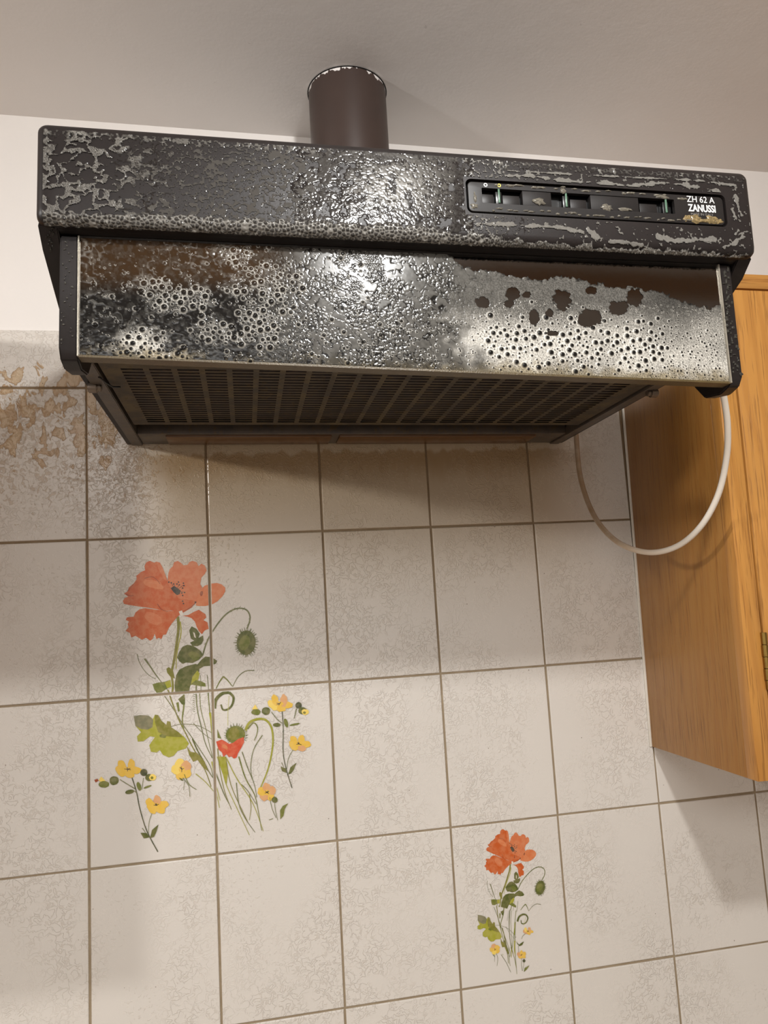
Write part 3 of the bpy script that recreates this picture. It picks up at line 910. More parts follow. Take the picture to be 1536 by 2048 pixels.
def grille():
    bm = bmesh.new()
    us, ys = [GU0, -.262], [GY0, -.309]
    ncol, nrow = 21, 22
    p = .524 / ncol
    hole_u = []
    for i in range(ncol):
        a = -.262 + i * p; hole_u.append((a + .0004, a + p * .80))
    q = .197 / nrow
    hole_y = [(-.309 + j * q, -.309 + j * q + q * .56) for j in range(nrow)]
    U = sorted({round(v_, 6) for h in hole_u for v_ in h} | {GU0, GU1})
    Y = sorted({round(v_, 6) for h in hole_y for v_ in h} | {GY0, GY1})
    hu = [any(a - 1e-6 <= (U[i] + U[i + 1]) / 2 <= b for a, b in hole_u) for i in range(len(U) - 1)]
    hy = [any(a - 1e-6 <= (Y[j] + Y[j + 1]) / 2 <= b for a, b in hole_y) for j in range(len(Y) - 1)]
    g = [[bm.verts.new((u, y, GZ)) for y in Y] for u in U]
    for i in range(len(U) - 1):
        for j in range(len(Y) - 1):
            if hu[i] and hy[j]: continue
            bm.faces.new((g[i][j], g[i][j + 1], g[i + 1][j + 1], g[i + 1][j]))
    bmesh.ops.solidify(bm, geom=list(bm.faces), thickness=-.0012)
    return finish('filter_grille', bm, M['grille'], hood)


grille()
box('filter_mat', -.276, .276, -.343, -.106, GZ + .007, GZ + .012, M['filter_mat'], hood)
for s in (-1, 1):
    a, b = (-.2955, -.2815) if s < 0 else (.2815, .2955)
    r_ = prism('side_rail', [(-.355, GZ - .002), (-.355, GZ + .01), (-.002, GZ + .01), (-.002, GZ - .002)], a, b, M['rail'], hood, bev=.0008)
    u = -.294 if s < 0 else .294
    k = cyl('thumb_screw', (u, -.262, GZ - .004), .0052, .009, 'X', M['bolt'], r_, 16, .001)
    cyl('screw_head', (u - s * .002, -.262, GZ - .004), .0038, .012, 'X', M['bolt'], r_, 12, .0008)
tube_mesh('filter_clip', [(-.2835, -.290, GZ - .0025), (-.2800, -.275, GZ - .003), (-.2760, -.262, GZ - .003), (-.2690, -.260, GZ - .0025)], .0009, M['recess'], hood, 6)
box('front_crossbar', -.2815, .2815, -.385, -.344, GZ + .001, GZ + .008, M['rail'], hood, bev=.001)
box('rear_recess', -.2815, .2815, -.104, -.062, GZ + .018, GZ + .022, M['hood_dark'], hood)
rb = box('rear_bar', -.2815, .2815, -.060, -.0035, GZ - .0005, GZ + .012, M['rail'], hood, bev=.0015)
box('lamp_cover', -.2480, -.040, -.055, -.012, GZ - .0035, GZ + .004, M['diffuser'], rb, bev=.0012)
box('lamp_cover', -.030, .240, -.055, -.012, GZ - .0035, GZ + .004, M['diffuser'], rb, bev=.0012)

# ------------------------------------------------------------------ soap foam on the hood (numpy height fields)
rng = np.random.RandomState(11)
TBL = rng.rand(8, 256, 256)


def vn(x, y, s=0):
    xi = np.floor(x).astype(int); yi = np.floor(y).astype(int)
    fx = x - xi; fy = y - yi
    fx = fx * fx * (3 - 2 * fx); fy = fy * fy * (3 - 2 * fy)
    T = TBL[s % 8]; g = lambda a, b: T[(a + 37 * s) & 255, b & 255]
    return (g(xi, yi) * (1 - fx) + g(xi + 1, yi) * fx) * (1 - fy) + (g(xi, yi + 1) * (1 - fx) + g(xi + 1, yi + 1) * fx) * fy


def fbm(x, y, s=0, o=3):
    a, t, n = 1.0, 0.0, 0.0
    for k in range(o):
        t = t + a * vn(x * 2 ** k + 17 * k, y * 2 ** k + 31 * k, s + k); n += a; a *= .5
    return t / n


def worley(x, y, s=0):
    xi = np.floor(x).astype(int); yi = np.floor(y).astype(int)
    d1 = np.full(x.shape, 9.0); d2 = np.full(x.shape, 9.0)
    for i in (-1, 0, 1):
        for j in (-1, 0, 1):
            cx = xi + i; cy = yi + j
            px = cx + TBL[s % 8][cx & 255, cy & 255]; py = cy + TBL[(s + 3) % 8][cx & 255, cy & 255]
            d = np.hypot(px - x, py - y)
            d2 = np.where(d < d1, d1, np.minimum(d2, d)); d1 = np.minimum(d1, d)
    return d1, d2


def sst(a, b, x):
    t = np.clip((x - a) / (b - a), 0, 1); return t * t * (3 - 2 * t)


RMn = np.array(RM)


def photo_px(U, Y, Z):
    x = HX + U * math.cos(HT) + Z * math.sin(HT); z = -U * math.sin(HT) + Z * math.cos(HT)
    P_ = np.stack([x - CAMP[0], Y - CAMP[1], z - CAMP[2]], -1) @ RMn
    return 768 + FPX * P_[..., 0] / -P_[..., 2], 1024 - FPX * P_[..., 1] / -P_[..., 2]


def bubbles(Umm, Smm, H, F, rim, lst, step):
    """stamp domes (cx,cy,r in mm) into height and foam"""
    ny, nx = H.shape
    u0, s0 = Umm[0, 0], Smm[0, 0]
    for cx, cy, r in lst:
        i0, i1 = int((cx - r * 1.3 - u0) / step), int((cx + r * 1.3 - u0) / step) + 2
        colm = Smm[:, min(max(int((cx - u0) / step), 0), nx - 1)]
        j0, j1 = int(np.searchsorted(colm, cy - r * 1.3)) - 1, int(np.searchsorted(colm, cy + r * 1.3)) + 2
        i0, j0 = max(i0, 0), max(j0, 0); i1, j1 = min(i1, nx), min(j1, ny)
        if i1 <= i0 or j1 <= j0: continue
        d = np.hypot(Umm[j0:j1, i0:i1] - cx, Smm[j0:j1, i0:i1] - cy) / r
        inside = d < 1
        dome = np.sqrt(np.clip(1 - d * d, 0, 1)) * r * .55
        h = H[j0:j1, i0:i1]; f = F[j0:j1, i0:i1]
        h[:] = np.where(inside, np.maximum(h * .5 + dome, dome), h)
        f[:] = np.where(inside, f * sst(.55, 1.0, d), f)
        ring = np.exp(-((d - 1.02) / .16) ** 2)
        f[:] = np.clip(f + ring * rim * (f > .0), 0, 1)


def foam_mesh(name, X, Y, Z, nY, nZ, H, keep, colr, label):
    """grid -> mesh; displaced along (0,nY,nZ)"""
    ny, nx = X.shape
    V = np.stack([X, Y + nY * H, Z + nZ * H], -1).reshape(-1, 3)
    idx = np.arange(nx * ny).reshape(ny, nx)
    k = keep
    q = k[:-1, :-1] & k[1:, :-1] & k[:-1, 1:] & k[1:, 1:]
    quads = np.stack([idx[:-1, :-1][q], idx[:-1, 1:][q], idx[1:, 1:][q], idx[1:, :-1][q]], -1)
    used = np.unique(quads); mp = np.full(nx * ny, -1); mp[used] = np.arange(len(used))
    quads = mp[quads]; V = V[used]; Cc_ = colr.reshape(-1, 3)[used]
    me = bpy.data.meshes.new(name)
    me.vertices.add(len(V)); me.vertices.foreach_set('co', V.astype(np.float32).ravel())
    n = len(quads)
    me.loops.add(4 * n); me.loops.foreach_set('vertex_index', quads.astype(np.int32).ravel())
    me.polygons.add(n); me.polygons.foreach_set('loop_start', np.arange(0, 4 * n, 4, dtype=np.int32))
    try: me.polygons.foreach_set('loop_total', np.full(n, 4, dtype=np.int32))
    except Exception: pass
    me.update(calc_edges=True); me.validate()
    me.polygons.foreach_set('use_smooth', np.ones(len(me.polygons), dtype=bool))
    at = me.color_attributes.new('foam', 'FLOAT_COLOR', 'POINT')
    at.data.foreach_set('color', np.concatenate([Cc_, np.ones((len(Cc_), 1))], 1).astype(np.float32).ravel())
    o = link(name, me, M['foam'])
    o.location = (HX, 0, Z0); o.rotation_euler = (0, HT, 0)
    tag(o, label, 'soap foam', kind='stuff')
    return o


DARK = np.array([.010, .009, .008]); WHITE = np.array([.70, .67, .60]); OLIVE = np.array([.26, .19, .07])

# --- visor foam
st = .00058
us = np.arange(VU0 + .0012, VU1 - .0012, st)
ws = np.linspace(0, 1, 190)
U, W = np.meshgrid(us, ws)
ZB = vzb(U) + .0005
Zv = (VT - .002) * (1 - W) + ZB * W
PX, PY = photo_px(U, np.full_like(U, VY), Zv)
um, sm = U * 1000, -Zv * 1000
n6 = fbm(um / 7, sm / 7, 1); n3 = fbm(um / 3, sm / 3, 2); n20 = fbm(um / 22, sm / 22, 3); n1 = fbm(um / 1.2, sm / 1.2, 4, 2)
wx, wy = um + 6 * (n6 - .5), sm + 6 * (fbm(um / 6, sm / 6, 5) - .5)
yb = np.interp(PX, [0, 860, 930, 1000, 1070, 1133, 1209, 1269, 1338, 1377, 1419, 1447], [400, 480, 535, 548, 560, 553, 572, 576, 590, 608, 617, 608])
cov = sst(-2, 5, PY - yb + (n3 - .5) * 16)
for (cx, cy, rx, ry) in [(1125, 600, 19, 21), (1068, 635, 11, 16), (1098, 626, 8, 8), (1178, 637, 25, 19), (1237, 617, 21, 16), (1269, 596, 17, 18), (1183, 582, 11, 8), (1025, 588, 15, 13), (1053, 590, 8, 6), (1105, 667, 12, 5), (965, 605, 14, 12), (1018, 608, 10, 8)]:
    d = np.hypot((PX - cx) / rx, (PY - cy) / ry) + (n3 - .5) * .7
    cov *= sst(.85, 1.05, d)
Rz = sst(890, 1015, PX + (n20 - .5) * 170 + (n6 - .5) * 90); Lz = 1 - sst(480, 640, PX); Cz = np.clip(1 - Rz - Lz, 0, 1)
lower = sst(605, 690, PY)
# fine foam right
F = Rz * (.16 + .10 * n3 + .72 * lower * (.45 + 1.0 * n20))
F *= 1 - .45 * Rz * sst(1250, 1330, PX) * (1 - sst(1360, 1430, PX)) * (1 - sst(670, 725, PY))
d1, d2 = worley(um / 1.35, sm / 1.35, 2)
F *= 1 - Rz * .62 * sst(.50, .15, d1)
# left clusters of bubbles on the dark glass
blobs = [(285, 682, 55, 32, 1.0), (330, 605, 46, 22, .8), (395, 592, 55, 26, .7), (470, 560, 22, 60, .7), (520, 650, 60, 45, .75), (420, 660, 50, 28, .7), (230, 704, 40, 12, .7), (300, 570, 36, 20, .7), (545, 570, 50, 45, .75), (330, 712, 90, 8, .8), (460, 505, 45, 22, .8), (520, 716, 160, 9, .55)]
G = np.zeros_like(U)
for cx, cy, rx, ry, a in blobs:
    G = np.maximum(G, a * np.exp(-.7 * ((PX - cx) / rx) ** 2 - .7 * ((PY - cy) / ry) ** 2))
G = sst(.34, .62, G + (n6 - .5) * .9 + (n3 - .5) * .5) * np.clip(G * 1.4, 0, 1)
fill = np.exp(-((PX - 285) / 60) ** 2 - ((PY - 690) / 24) ** 2) + .6 * np.exp(-((PX - 330) / 60) ** 2 - ((PY - 712) / 14) ** 2)
netL = 1 - sst(.0, .07, np.abs(fbm(wx / 6.5, wy / 6.5, 6, 2) - .5))
e1, e2 = worley(wx / 3.4, wy / 3.4, 4); g1, g2 = worley(wx / 1.7, wy / 1.7, 3)
cellrim = np.maximum(sst(.22, .04, e2 - e1), .7 * sst(.3, .06, g2 - g1) * sst(.5, .62, n6))
FL = np.clip(G * (.035 + .17 * cellrim * sst(.4, .7, n3) + .55 * fill * sst(.4, .6, n3 + .1)) + .13 * netL * sst(.35, .7, n20) * (.4 + n3) + .05 * n1 * sst(.45, .65, n3), 0, 1)
F += Lz * FL
# crinkled film in the middle: flat patches with dark winding outlines
c1, c2 = worley(wx / 7.5, wy / 7.5, 6); c3, c4 = worley(wx / 3.1, wy / 3.1, 1)
pat = sst(.46, .56, fbm(um / 15, sm / 15, 2, 2))
ridge = np.abs(fbm(wx / 5.5, wy / 5.5, 7, 2) - .5); ridge2 = (c4 - c3)
groove = np.maximum(sst(.045, .0, ridge), (1 - pat) * sst(.16, .02, ridge2))
FC_ = .07 + .09 * n3 - .20 * groove
F += Cz * np.clip(FC_, 0.0, 1)
F = np.clip(F * (1 - Rz * .5 * (1 - n1)), 0, 1) * cov
H = .12 + Cz * (.16 * (1 - groove) + .13 * (1 - pat) * sst(.6, .1, c3)) + Rz * (.16 * sst(.6, .1, d1) + .2 * n3) + Lz * (.40 * sst(.6, .1, e1) * np.clip(G * 1.5, .05, 1) + .25 * netL * sst(.35, .7, n20) + .10 * n3) + .03 * n1 * (1 - Cz * .7)
lst = []
for k in range(1500):
    lst.append((rng.uniform(45, 284), rng.uniform(52, 123), rng.uniform(.4, .85)))
for k in range(700):
    lst.append((rng.uniform(-278, 284), rng.uniform(110, 123), rng.uniform(.35, .7)))
for k in range(600):
    lst.append((rng.uniform(45, 265), rng.normal(92, 15), rng.uniform(.8, 1.5)))
for k in range(270):
    lst.append((rng.uniform(50, 215), rng.normal(90, 11), rng.uniform(1.5, 3.0)))
for k in range(600):
    lst.append((rng.uniform(-277, -40), rng.uniform(13, 116), rng.uniform(.35, .7)))
for k in range(90):
    lst.append((rng.uniform(-277, -20), rng.uniform(13, 116), rng.uniform(1.0, 2.2)))
for k in range(260):
    lst.append((rng.uniform(-60, 60), rng.uniform(66, 117), rng.uniform(.5, 1.2)))
def pack(cands, tight=.88):
    """largest first, no two bubbles overlapping much"""
    out = []; cell = {}
    for x, y, r in sorted(cands, key=lambda c: -c[2]):
        gx, gy = int(x // 6), int(y // 6)
        if all((x - q[0]) ** 2 + (y - q[1]) ** 2 > (tight * (r + q[2])) ** 2 for i in (-1, 0, 1) for j in (-1, 0, 1) for q in cell.get((gx + i, gy + j), ())):
            out.append((x, y, r)); cell.setdefault((gx, gy), []).append((x, y, r))
    return out


cl = []
for cx, cy, rx, ry, a in blobs:
    for k in range(int(.16 * rx * ry)):
        ppx, ppy = rng.uniform(cx - rx, cx + rx), rng.uniform(cy - ry, cy + ry)
        q = (-274.4 + (ppx - 158) * .4273, 11.2 + (ppy - 475) * .424)
        gi = int(np.clip((q[0] / 1000 - us[0]) / st, 0, len(us) - 1)); gj = int(np.clip(np.searchsorted(sm[:, gi], q[1]), 0, 189))
        if G[gj, gi] < .05: continue
        cl.append((q[0], q[1], rng.choice([.6, .9, 1.3, 1.9, 2.7], p=[.30, .30, .22, .12, .06])))
lst = [q for q in lst if q[0] > -60]
lst += pack(cl + [(rng.uniform(-274, -60), rng.uniform(13, 120), rng.choice([.45, .6, .8, 1.3, 2.0], p=[.4, .3, .2, .07, .03])) for k in range(900)])
right = pack([q for q in lst if q[0] > 40], .95)
lst = [q for q in lst if q[0] <= 40] + right
bubbles(um, sm, H, F, .42, lst, st * 1000)
hmm = H * cov * np.minimum(1, np.minimum(W, 1 - W) * 40 + .2) / 1000
tint = sst(.86, 1.0, W + (n6 - .5) * .16) * .7
base = DARK[None, None] * np.ones(U.shape + (1,))
brown = (Lz * (1 - sst(540, 600, PY)) * (1 - .4 * n3))[..., None]  # reflection of brown wood painted into the film, upper left
base = base * (1 - brown) + np.array([.045, .025, .012]) * brown
whiteT = WHITE * (1 - tint[..., None]) + OLIVE * tint[..., None]
colr = base * (1 - F[..., None]) + whiteT * F[..., None]
foam_mesh('soap_foam', U, np.full_like(U, VY - .00015), Zv, -1.0, 0.0, hmm, cov > .04, colr, 'bubbly soap foam running down the smoked glass visor')

# --- fascia foam
us = np.arange(-.2965, .2965, st)
NS = 142
ss = np.linspace(0, 1, NS)
r_l = .008
zt, zb = FC + FH / 2 - .0075, FC - FH / 2
flat = (zt - (zb + r_l)); arc = r_l * 1.35; Lt = flat + arc
U, Sg = np.meshgrid(us, ss * Lt)
ang = np.clip((Sg - flat) / r_l, 0, 1.5)
Zf = np.where(Sg < flat, zt - Sg, zb + r_l - r_l * np.sin(ang))
Yf = np.where(Sg < flat, -.438, -.438 + r_l * (1 - np.cos(ang)))
nY = -np.cos(ang); nZ = -np.sin(ang)
PX, PY = photo_px(U, Yf, Zf)
um, sm = U * 1000, Sg * 1000
n6 = fbm(um / 7, sm / 7, 1); n3 = fbm(um / 2.6, sm / 2.6, 2); n20 = fbm(um / 22, sm / 22, 3); n1 = fbm(um / 1.1, sm / 1.1, 4, 2)
wx, wy = um + 7 * (n6 - .5), sm + 7 * (fbm(um / 6, sm / 6, 5) - .5)
zL = 1 - sst(230, 330, PX); zM = sst(210, 300, PX) * (1 - sst(600, 720, PX)); zC = sst(560, 690, PX) * (1 - sst(880, 960, PX)); zR = sst(900, 960, PX)
big = fbm((wx + wy * .3) / 8.0, wy / 5.6, 6, 2)
covL = zL * sst(.125, .085, np.abs(big - .52)) * sst(.26, .42, n20 + .15 * sst(290, 370, PY))
fine = fbm((wx + .5 * wy) / 3.2, wy / 2.2, 2, 2)
covM = zM * sst(.57, .63, fine + .06 * sst(600, 420, PX) * 0 + .05 * sst(300, 620, PX))
spk = fbm(um / 1.4, sm / 1.4, 6, 2)
covM = np.maximum(covM, zM * sst(250, 420, PX) * sst(.56, .64, spk + .04 * sst(350, 600, PX)))
ridge = np.abs(fbm(wx / 4.2, wy / 4.2, 7) - .5); ridge2 = np.abs(fbm(wx / 2.0, wy / 2.0, 5) - .5)
covC = zC * sst(.36, .46, n6 + .25 * np.exp(-((PX - 790) / 90) ** 2))
# ribbons of foam around the control panel
rib = np.zeros_like(U)
for L, wd in (([(1000, 352), (1060, 352), (1120, 362), (1190, 366), (1262, 372), (1330, 366), (1400, 376), (1440, 384)], 4.0),
              ([(955, 448), (1010, 450), (1060, 452), (1120, 456), (1165, 466)], 4.0), ([(1175, 458), (1190, 474), (1225, 484), (1262, 486), (1290, 492)], 5.0),
              ([(1318, 472), (1345, 482), (1390, 480), (1430, 480)], 5.0), ([(1448, 494), (1468, 486), (1485, 474), (1478, 462), (1472, 468)], 6.0),
              ([(1470, 392), (1476, 418), (1482, 432)], 3.0), ([(1463, 420), (1472, 438)], 2.5), ([(1010, 342), (1200, 352), (1400, 362), (1470, 372)], 2.0)):
    for (ax, ay), (bx, by) in zip(L[:-1], L[1:]):
        t = np.clip(((PX - ax) * (bx - ax) + (PY - ay) * (by - ay)) / ((bx - ax) ** 2 + (by - ay) ** 2), 0, 1)
        d = np.hypot(PX - ax - t * (bx - ax), PY - ay - t * (by - ay))
        rib = np.maximum(rib, sst(1.0, .7, d / wd + (n6 - .45) * 3.4 + (n3 - .5) * 1.4))
covR = zR * np.maximum(rib, sst(.66, .72, n3 + .10 * sst(1340, 1500, PX) * (n20 > .5)) * .9)
covR = np.maximum(covR, zR * sst(1080, 940, PX) * sst(.54, .62, spk))
# frosting along the top edge
topb = sst(.0065, .002, Sg + (n3 - .5) * .006) * sst(.48, .6, spk + .06)
# foam hanging along the lower lip
yl = np.interp(PX, [70, 260, 500, 700, 830, 880, 1000, 1200, 1350, 1500], [424, 430, 438, 448, 450, 462, 474, 494, 500, 508])
lip = sst(-1, 3, PY - yl + (n6 - .5) * 16 + (n3 - .5) * 8) * sst(1500, 1470, PX)
cov = np.clip(np.maximum.reduce([covL, covM, covC, covR, topb, lip]), 0, 1)
# keep the control panel free
inpan = (U > PU0 - .0015) & (U < PU1 + .0015) & (Zf > PZ0 - .0015) & (Zf < PZ1 + .0015)
cov = np.where(inpan, 0, cov)
d1, d2 = worley(um / 1.25, sm / 1.25, 2); e1, e2 = worley(um / (3.3 - 1.7 * sst(950, 1150, PX)), sm / 2.7, 4)
F = covL * (.10 + .20 * sst(.35, .05, d2 - d1)) + covM * .09 + covR * (.20 + .10 * n1) + topb * .09
F = np.maximum(F, covC * np.clip(.03 + .07 * n3 - .2 * sst(.05, 0, ridge) - .1 * sst(.05, 0, ridge2) + .22 * np.exp(-((PX - 790) / 80) ** 2 - ((PY - 375) / 50) ** 2) * (n6 > .45), 0, 1))
F = np.where(lip > .3, lip * (.05 + .36 * sst(.30, .06, e2 - e1) + .12 * sst(1000, 1250, PX)), F)
F = np.clip(F, 0, 1)
H = .12 + covL * (.5 * sst(.6, .1, d1) + .4) + covM * .16 + covC * (.13 * sst(0, .1, ridge) + .09 * sst(0, .08, ridge2)) + covR * .5 + np.where(lip > .3, .9 * sst(.6, .05, e1) + .2, 0) + .06 * n1
lst = [(rng.uniform(-296, -190), rng.uniform(2, 60), rng.uniform(.4, .9)) for k in range(700)] + [(rng.uniform(-60, 60), rng.uniform(5, 60), rng.uniform(.4, 1.2)) for k in range(250)]
bubbles(um, sm, H, F, .2, lst, st * 1000)
F *= .82 * np.clip(cov * 1.3, 0, 1)
hmm = H * cov / 1000
base = np.array([.017, .014, .013])[None, None] * np.ones(U.shape + (1,))
colr = base * (1 - F[..., None]) + WHITE * F[..., None]
foam_mesh('soap_foam', U, Yf + nY * .00012, Zf + nZ * .00012, nY, nZ, hmm, cov > .06, colr, 'patchy soap foam clinging to the hood fascia and its lower lip')


# loose suds: on the panel, the badge, the end caps and the cheeks
def suds(name, parent, spots, y_at, tone, label=None):
    bm = bmesh.new(); lay = bm.loops.layers.color.new('foam')
    for (u, z, ru, rz, seed) in spots:
        rs = random.Random(seed); n = 16; rings = []; y = y_at(z) if callable(y_at) else y_at
        jag = [rs.uniform(.65, 1.25) for _ in range(n)]
        for k, (f, hgt) in enumerate(((1, 0), (.85, .0004), (.5, .0008))):
            rings.append([bm.verts.new((u + ru * f * jag[i] * math.cos(6.2832 * i / n), y - hgt - rs.uniform(0, .0003) * (k > 0), z + rz * f * jag[i] * math.sin(6.2832 * i / n))) for i in range(n)])
        c = bm.verts.new((u, y - .0009, z))
        fs = []
        for a, b in zip(rings[:-1], rings[1:]):
            for i in range(n): fs.append(bm.faces.new((a[i], a[(i + 1) % n], b[(i + 1) % n], b[i])))
        for i in range(n): fs.append(bm.faces.new((rings[-1][i], rings[-1][(i + 1) % n], c)))
        for f in fs:
            g = rs.uniform(.75, 1.15)
            for lp in f.loops: lp[lay] = tuple(min(1, t * g) for t in tone) + (1,)
    o = finish(name, bm, M['foam'], parent, smooth=True)
    o['kind'] = 'stuff'
    if label: o['label'] = label
    return o


pan = [(.0400, .0215, .0035, .0025, 1), (.0412, .029, .0012, .005, 2)]
for k in range(26):
    pan.append((.055 + k * .0072 + random.uniform(-.002, .002), .0195 + random.uniform(-.0012, .0012), random.uniform(.0012, .004), random.uniform(.0006, .0011), 10 + k))
for k in range(16):
    pan.append((.060 + k * .0105 + random.uniform(-.003, .003), .0425 + random.uniform(-.0015, .0010), random.uniform(.0015, .005), random.uniform(.0006, .0013), 60 + k))
pan += [(.098, .0290, .0055, .0035, 90), (.160, .0272, .0055, .0030, 91), (.177, .0265, .0065, .0015, 92), (.120, .0402, .0030, .0030, 93), (.214, .0402, .006, .0018, 94), (.232, .0395, .006, .0012, 95)]
suds('panel_suds', cp, [p for p in pan if not (.0475 < p[0] < .2245 and .025 < p[1] < .0386) or p[4] in (90, 91, 92)], -.43722, (.42, .40, .36))
suds('badge_suds', cp, [(.236, .0215, .0050, .0030, 101), (.244, .0215, .0060, .0042, 102), (.252, .0200, .0070, .0022, 103), (.259, .0215, .0060, .0042, 104), (.266, .0200, .0045, .0025, 105)], -.43724, (.50, .43, .30), 'yellowish foam under the lettering')
capL = [(-.2814 + random.uniform(-.005, .005), -.018 - k * .0030, random.uniform(.0004, .0011), random.uniform(.0004, .0012), 300 + k) for k in range(28)]
capR = [(.2795 + random.uniform(-.0045, .0045), -.016 - k * .0018, random.uniform(.0005, .0018), random.uniform(.0006, .0022), 400 + k) for k in range(56)]
suds('cap_suds', visor, capL, -.4216, (.34, .33, .31)); suds('cap_suds', visor, capR, -.4216, (.24, .23, .21))
chk = [(-.2945 + random.uniform(-.003, .003), -.0105 - k * .0009, random.uniform(.0004, .0013), random.uniform(.0004, .0012), 500 + k) for k in range(14)]
suds('cheek_suds', hood, chk, lambda z: -.4290 - (z + .009) * 1.154 - .0004, (.2, .19, .17))

# ------------------------------------------------------------------ flue pipe
PXc, PYc, PR = .3500, -.0940, .0512
pz0, pz1 = Z0 + .0725, zc(PXc) + .004
pipe = empty('flue_pipe', (PXc, PYc, pz0))
tag(pipe, 'brown painted flue pipe rising from the hood into the ceiling', 'pipe')
bm = bmesh.new()
n = 64; rings = []
for rad, zz in ((PR - .0006, 0), (PR, .001), (PR, pz1 - pz0 - .012), (PR, pz1 - pz0)):
    rings.append([bm.verts.new((rad * math.cos(6.28318 * k / n), rad * math.sin(6.28318 * k / n), zz)) for k in range(n)])
for a, b in zip(rings[:-1], rings[1:]):
    for k in range(n): bm.faces.new((a[k], a[(k + 1) % n], b[(k + 1) % n], b[k]))
bm.faces.new(rings[0]); bm.faces.new(rings[-1])
finish('pipe_body', bm, M['pipe'], pipe, True, 40)
bm = bmesh.new()
zr = zc(PXc) - pz0
a = [bm.verts.new(((PR + .0001) * math.cos(6.28318 * k / n), (PR + .0001) * math.sin(6.28318 * k / n), zr - .0012 - CS * PR * math.cos(6.28318 * k / n))) for k in range(n)]
b = [bm.verts.new(((PR + .0016) * math.cos(6.28318 * k / n), (PR + .0016) * math.sin(6.28318 * k / n), zr - .0006 - CS * PR * math.cos(6.28318 * k / n))) for k in range(n)]
for k in range(n): bm.faces.new((a[k], a[(k + 1) % n], b[(k + 1) % n], b[k]))
finish('ceiling_gap_shade', bm, M['gap_shade'], pipe)  # flat dark ring, painted shade of the gap round the pipe
bm = bmesh.new()
for k in range(46):
    a0 = random.uniform(-2.5, -.7); p0 = Vector(((PR + .002) * math.cos(a0), (PR + .002) * math.sin(a0), random.uniform(.0, .006)))
    d = Vector((random.uniform(-1, 1), random.uniform(-.6, .2), random.uniform(.0, .8))).normalized() * random.uniform(.003, .010)
    s_ = d.cross(Vector((0, 1, 0))).normalized() * .0003
    bm.faces.new([bm.verts.new(p0 - s_), bm.verts.new(p0 + s_), bm.verts.new(p0 + d + s_ * .4), bm.verts.new(p0 + d - s_ * .4)])
lint = finish('lint', bm, simple('lint', srgb(120, 96, 78), .9), pipe); lint['kind'] = 'stuff'

# ------------------------------------------------------------------ power cord
cordp = []
for (px, py, y) in [(1152, 850, -.040), (1153, 880, -.042), (1160, 950, -.055), (1178, 1010, -.075), (1205, 1056, -.105), (1245, 1090, -.140), (1300, 1105, -.175), (1355, 1092, -.205), (1402, 1052, -.235), (1436, 990, -.262), (1453, 915, -.285), (1455, 850, -.305), (1447, 790, -.322), (1440, 765, -.330)]:
    x, z = unproj_y(px, py, y); cordp.append((x, y, z + Z0))
cordp.append((cordp[-1][0] - .012, -.332, cordp[-1][2] + .035))
cord = tube_mesh('power_cord', catmull(cordp, 9), .0034, M['cord'], None, 12)
tag(cord, 'white electric cord hanging in a loop from the hood beside the oak cabinet', 'power cord')


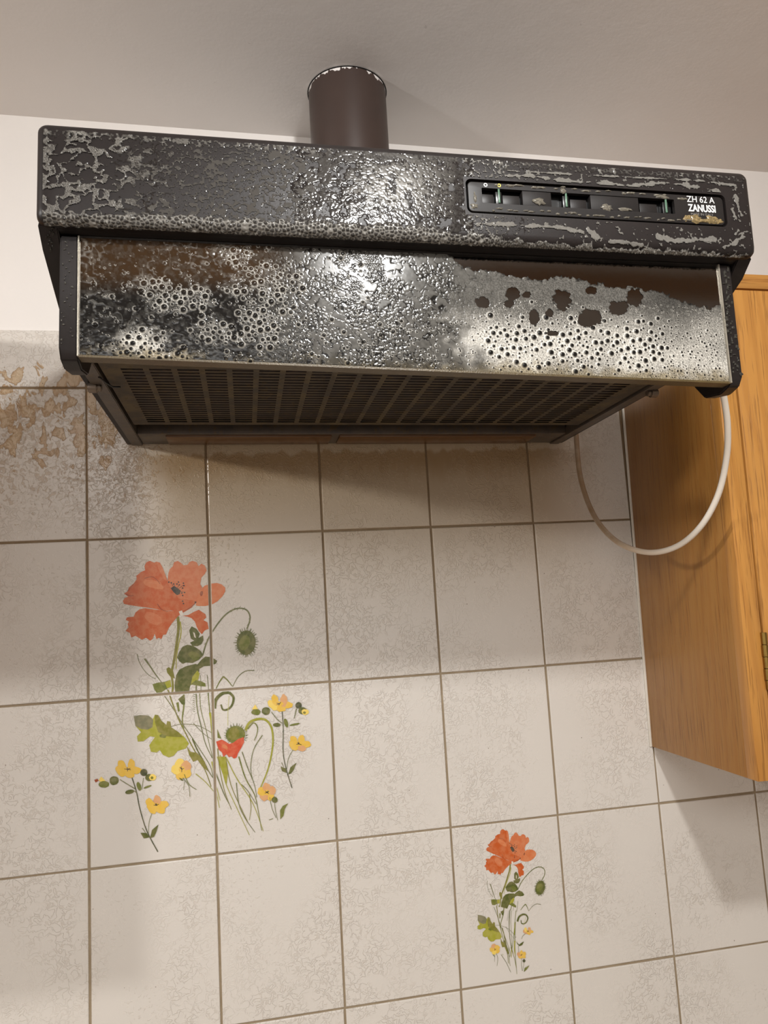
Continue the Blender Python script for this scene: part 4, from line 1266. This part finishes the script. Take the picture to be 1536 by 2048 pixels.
# ------------------------------------------------------------------ oak wall cabinets
def cabinet(loc, rot, label, side):
    t = empty('wall_cabinet', loc, rot)
    tag(t, label, 'cabinet', 'oak wall cabinets')
    W_, D, Hh = .60, .2275, .592
    th = .018
    flip = (lambda a, b: (a, b)) if side > 0 else (lambda a, b: (-b, -a))

    def bx(name, a, b, y0, y1, z0, z1, m, par=t, bev=.0006):
        a, b = flip(a, b); return box(name, a, b, y0, y1, z0, z1, m, par, bev)
    bx('side_panel', 0, th, -D + .019, -.001, .0, Hh, M['oak'])
    bx('side_panel', W_ - th, W_, -D + .019, -.001, .0, Hh, M['oak'])
    bx('bottom_panel', th, W_ - th, -D + .019, -.001, .004, .022, M['oak_h'])
    bx('top_panel', th, W_ - th, -D + .019, -.001, Hh - .018, Hh, M['oak_h'])
    bx('back_panel', th, W_ - th, -.006, -.001, .022, Hh - .018, M['oak'])
    bx('stile', 0, .0225, -D, -D + .019, 0, Hh - .0195, M['oak_front_lit'])
    bx('stile', W_ - .0225, W_, -D, -D + .019, 0, Hh - .0195, M['oak_front_lit'])
    bx('top_rail', 0, W_, -D, -D + .019, Hh - .0185, Hh, M['oak_h'])
    bx('bottom_rail', .0230, W_ - .0230, -D, -D + .019, 0, .018, M['oak_h'])
    bx('gap_shade_sheet', .020, W_ - .020, -D + .0185, -D + .0200, .016, Hh - .016, M['gap_shade'], bev=0)  # black sheet that paints the shade in the door gaps
    for (a, b) in ((.0248, W_ / 2 - .0008), (W_ / 2 + .0008, W_ - .0248)):
        d = bx('door', a, b, -D - .0004, -D + .0180, .0200, Hh - .0210, M['oak_front_lit'])
        bx('knob', (b - .035) if a < W_ / 2 - .1 else (a + .02), (b - .02) if a < W_ / 2 - .1 else (a + .035), -D - .022, -D, .06, .075, M['brass'], d, .003)
    for zz in (.098, .492):
        h = bx('hinge', .0226, .0240, -D - .0010, -D + .010, zz, zz + .064, M['brass'], t, 0)
        for k, (q0, q1, rr) in enumerate(((0, .0105, .0032), (.0108, .0235, .0039), (.0238, .0365, .0036), (.0368, .0500, .0039), (.0503, .064, .0034))):
            cyl('knuckle', ((.0236 if side > 0 else -.0236), -D - .0022, zz + (q0 + q1) / 2), rr, q1 - q0 - .0004, 'Z', M['brass'], h, 14, .0004)
    if side > 0:
        box('caulk_bead', -.0030, .0004, -.0030, .0, .0, .53, M['caulk'], t, .0008)
    return t


cabinet((.7462, -.0004, Z0 - .5195), (0, .019, -.012), 'golden oak wall cabinet with brass hinge right of the hood', 1)
cabinet((-.192, -.0004, Z0 - .5195), (0, 0, 0), 'golden oak wall cabinet standing left of the hood, out of view', -1)

tag(box('bounce_worktop', -1.2, 1.9, -.60, -.001, .86, .90, simple('pale_bounce_worktop', srgb(206, 196, 182), .4)), kind='structure')  # unseen pale top, added to bounce light up under the hood
# wooden beam across the kitchen ceiling behind the camera
beam = box('ceiling_beam', XL + .01, XR - .01, -1.30, -1.215, Z0 + .335, Z0 + .345, M['oak_h'])
for v_ in beam.data.vertices:
    v_.co.z = (zc(v_.co.x) - .002) if v_.co.z > Z0 + .34 else zc(v_.co.x) - .016
tag(beam, 'brown wooden beam across the kitchen ceiling', 'beam')
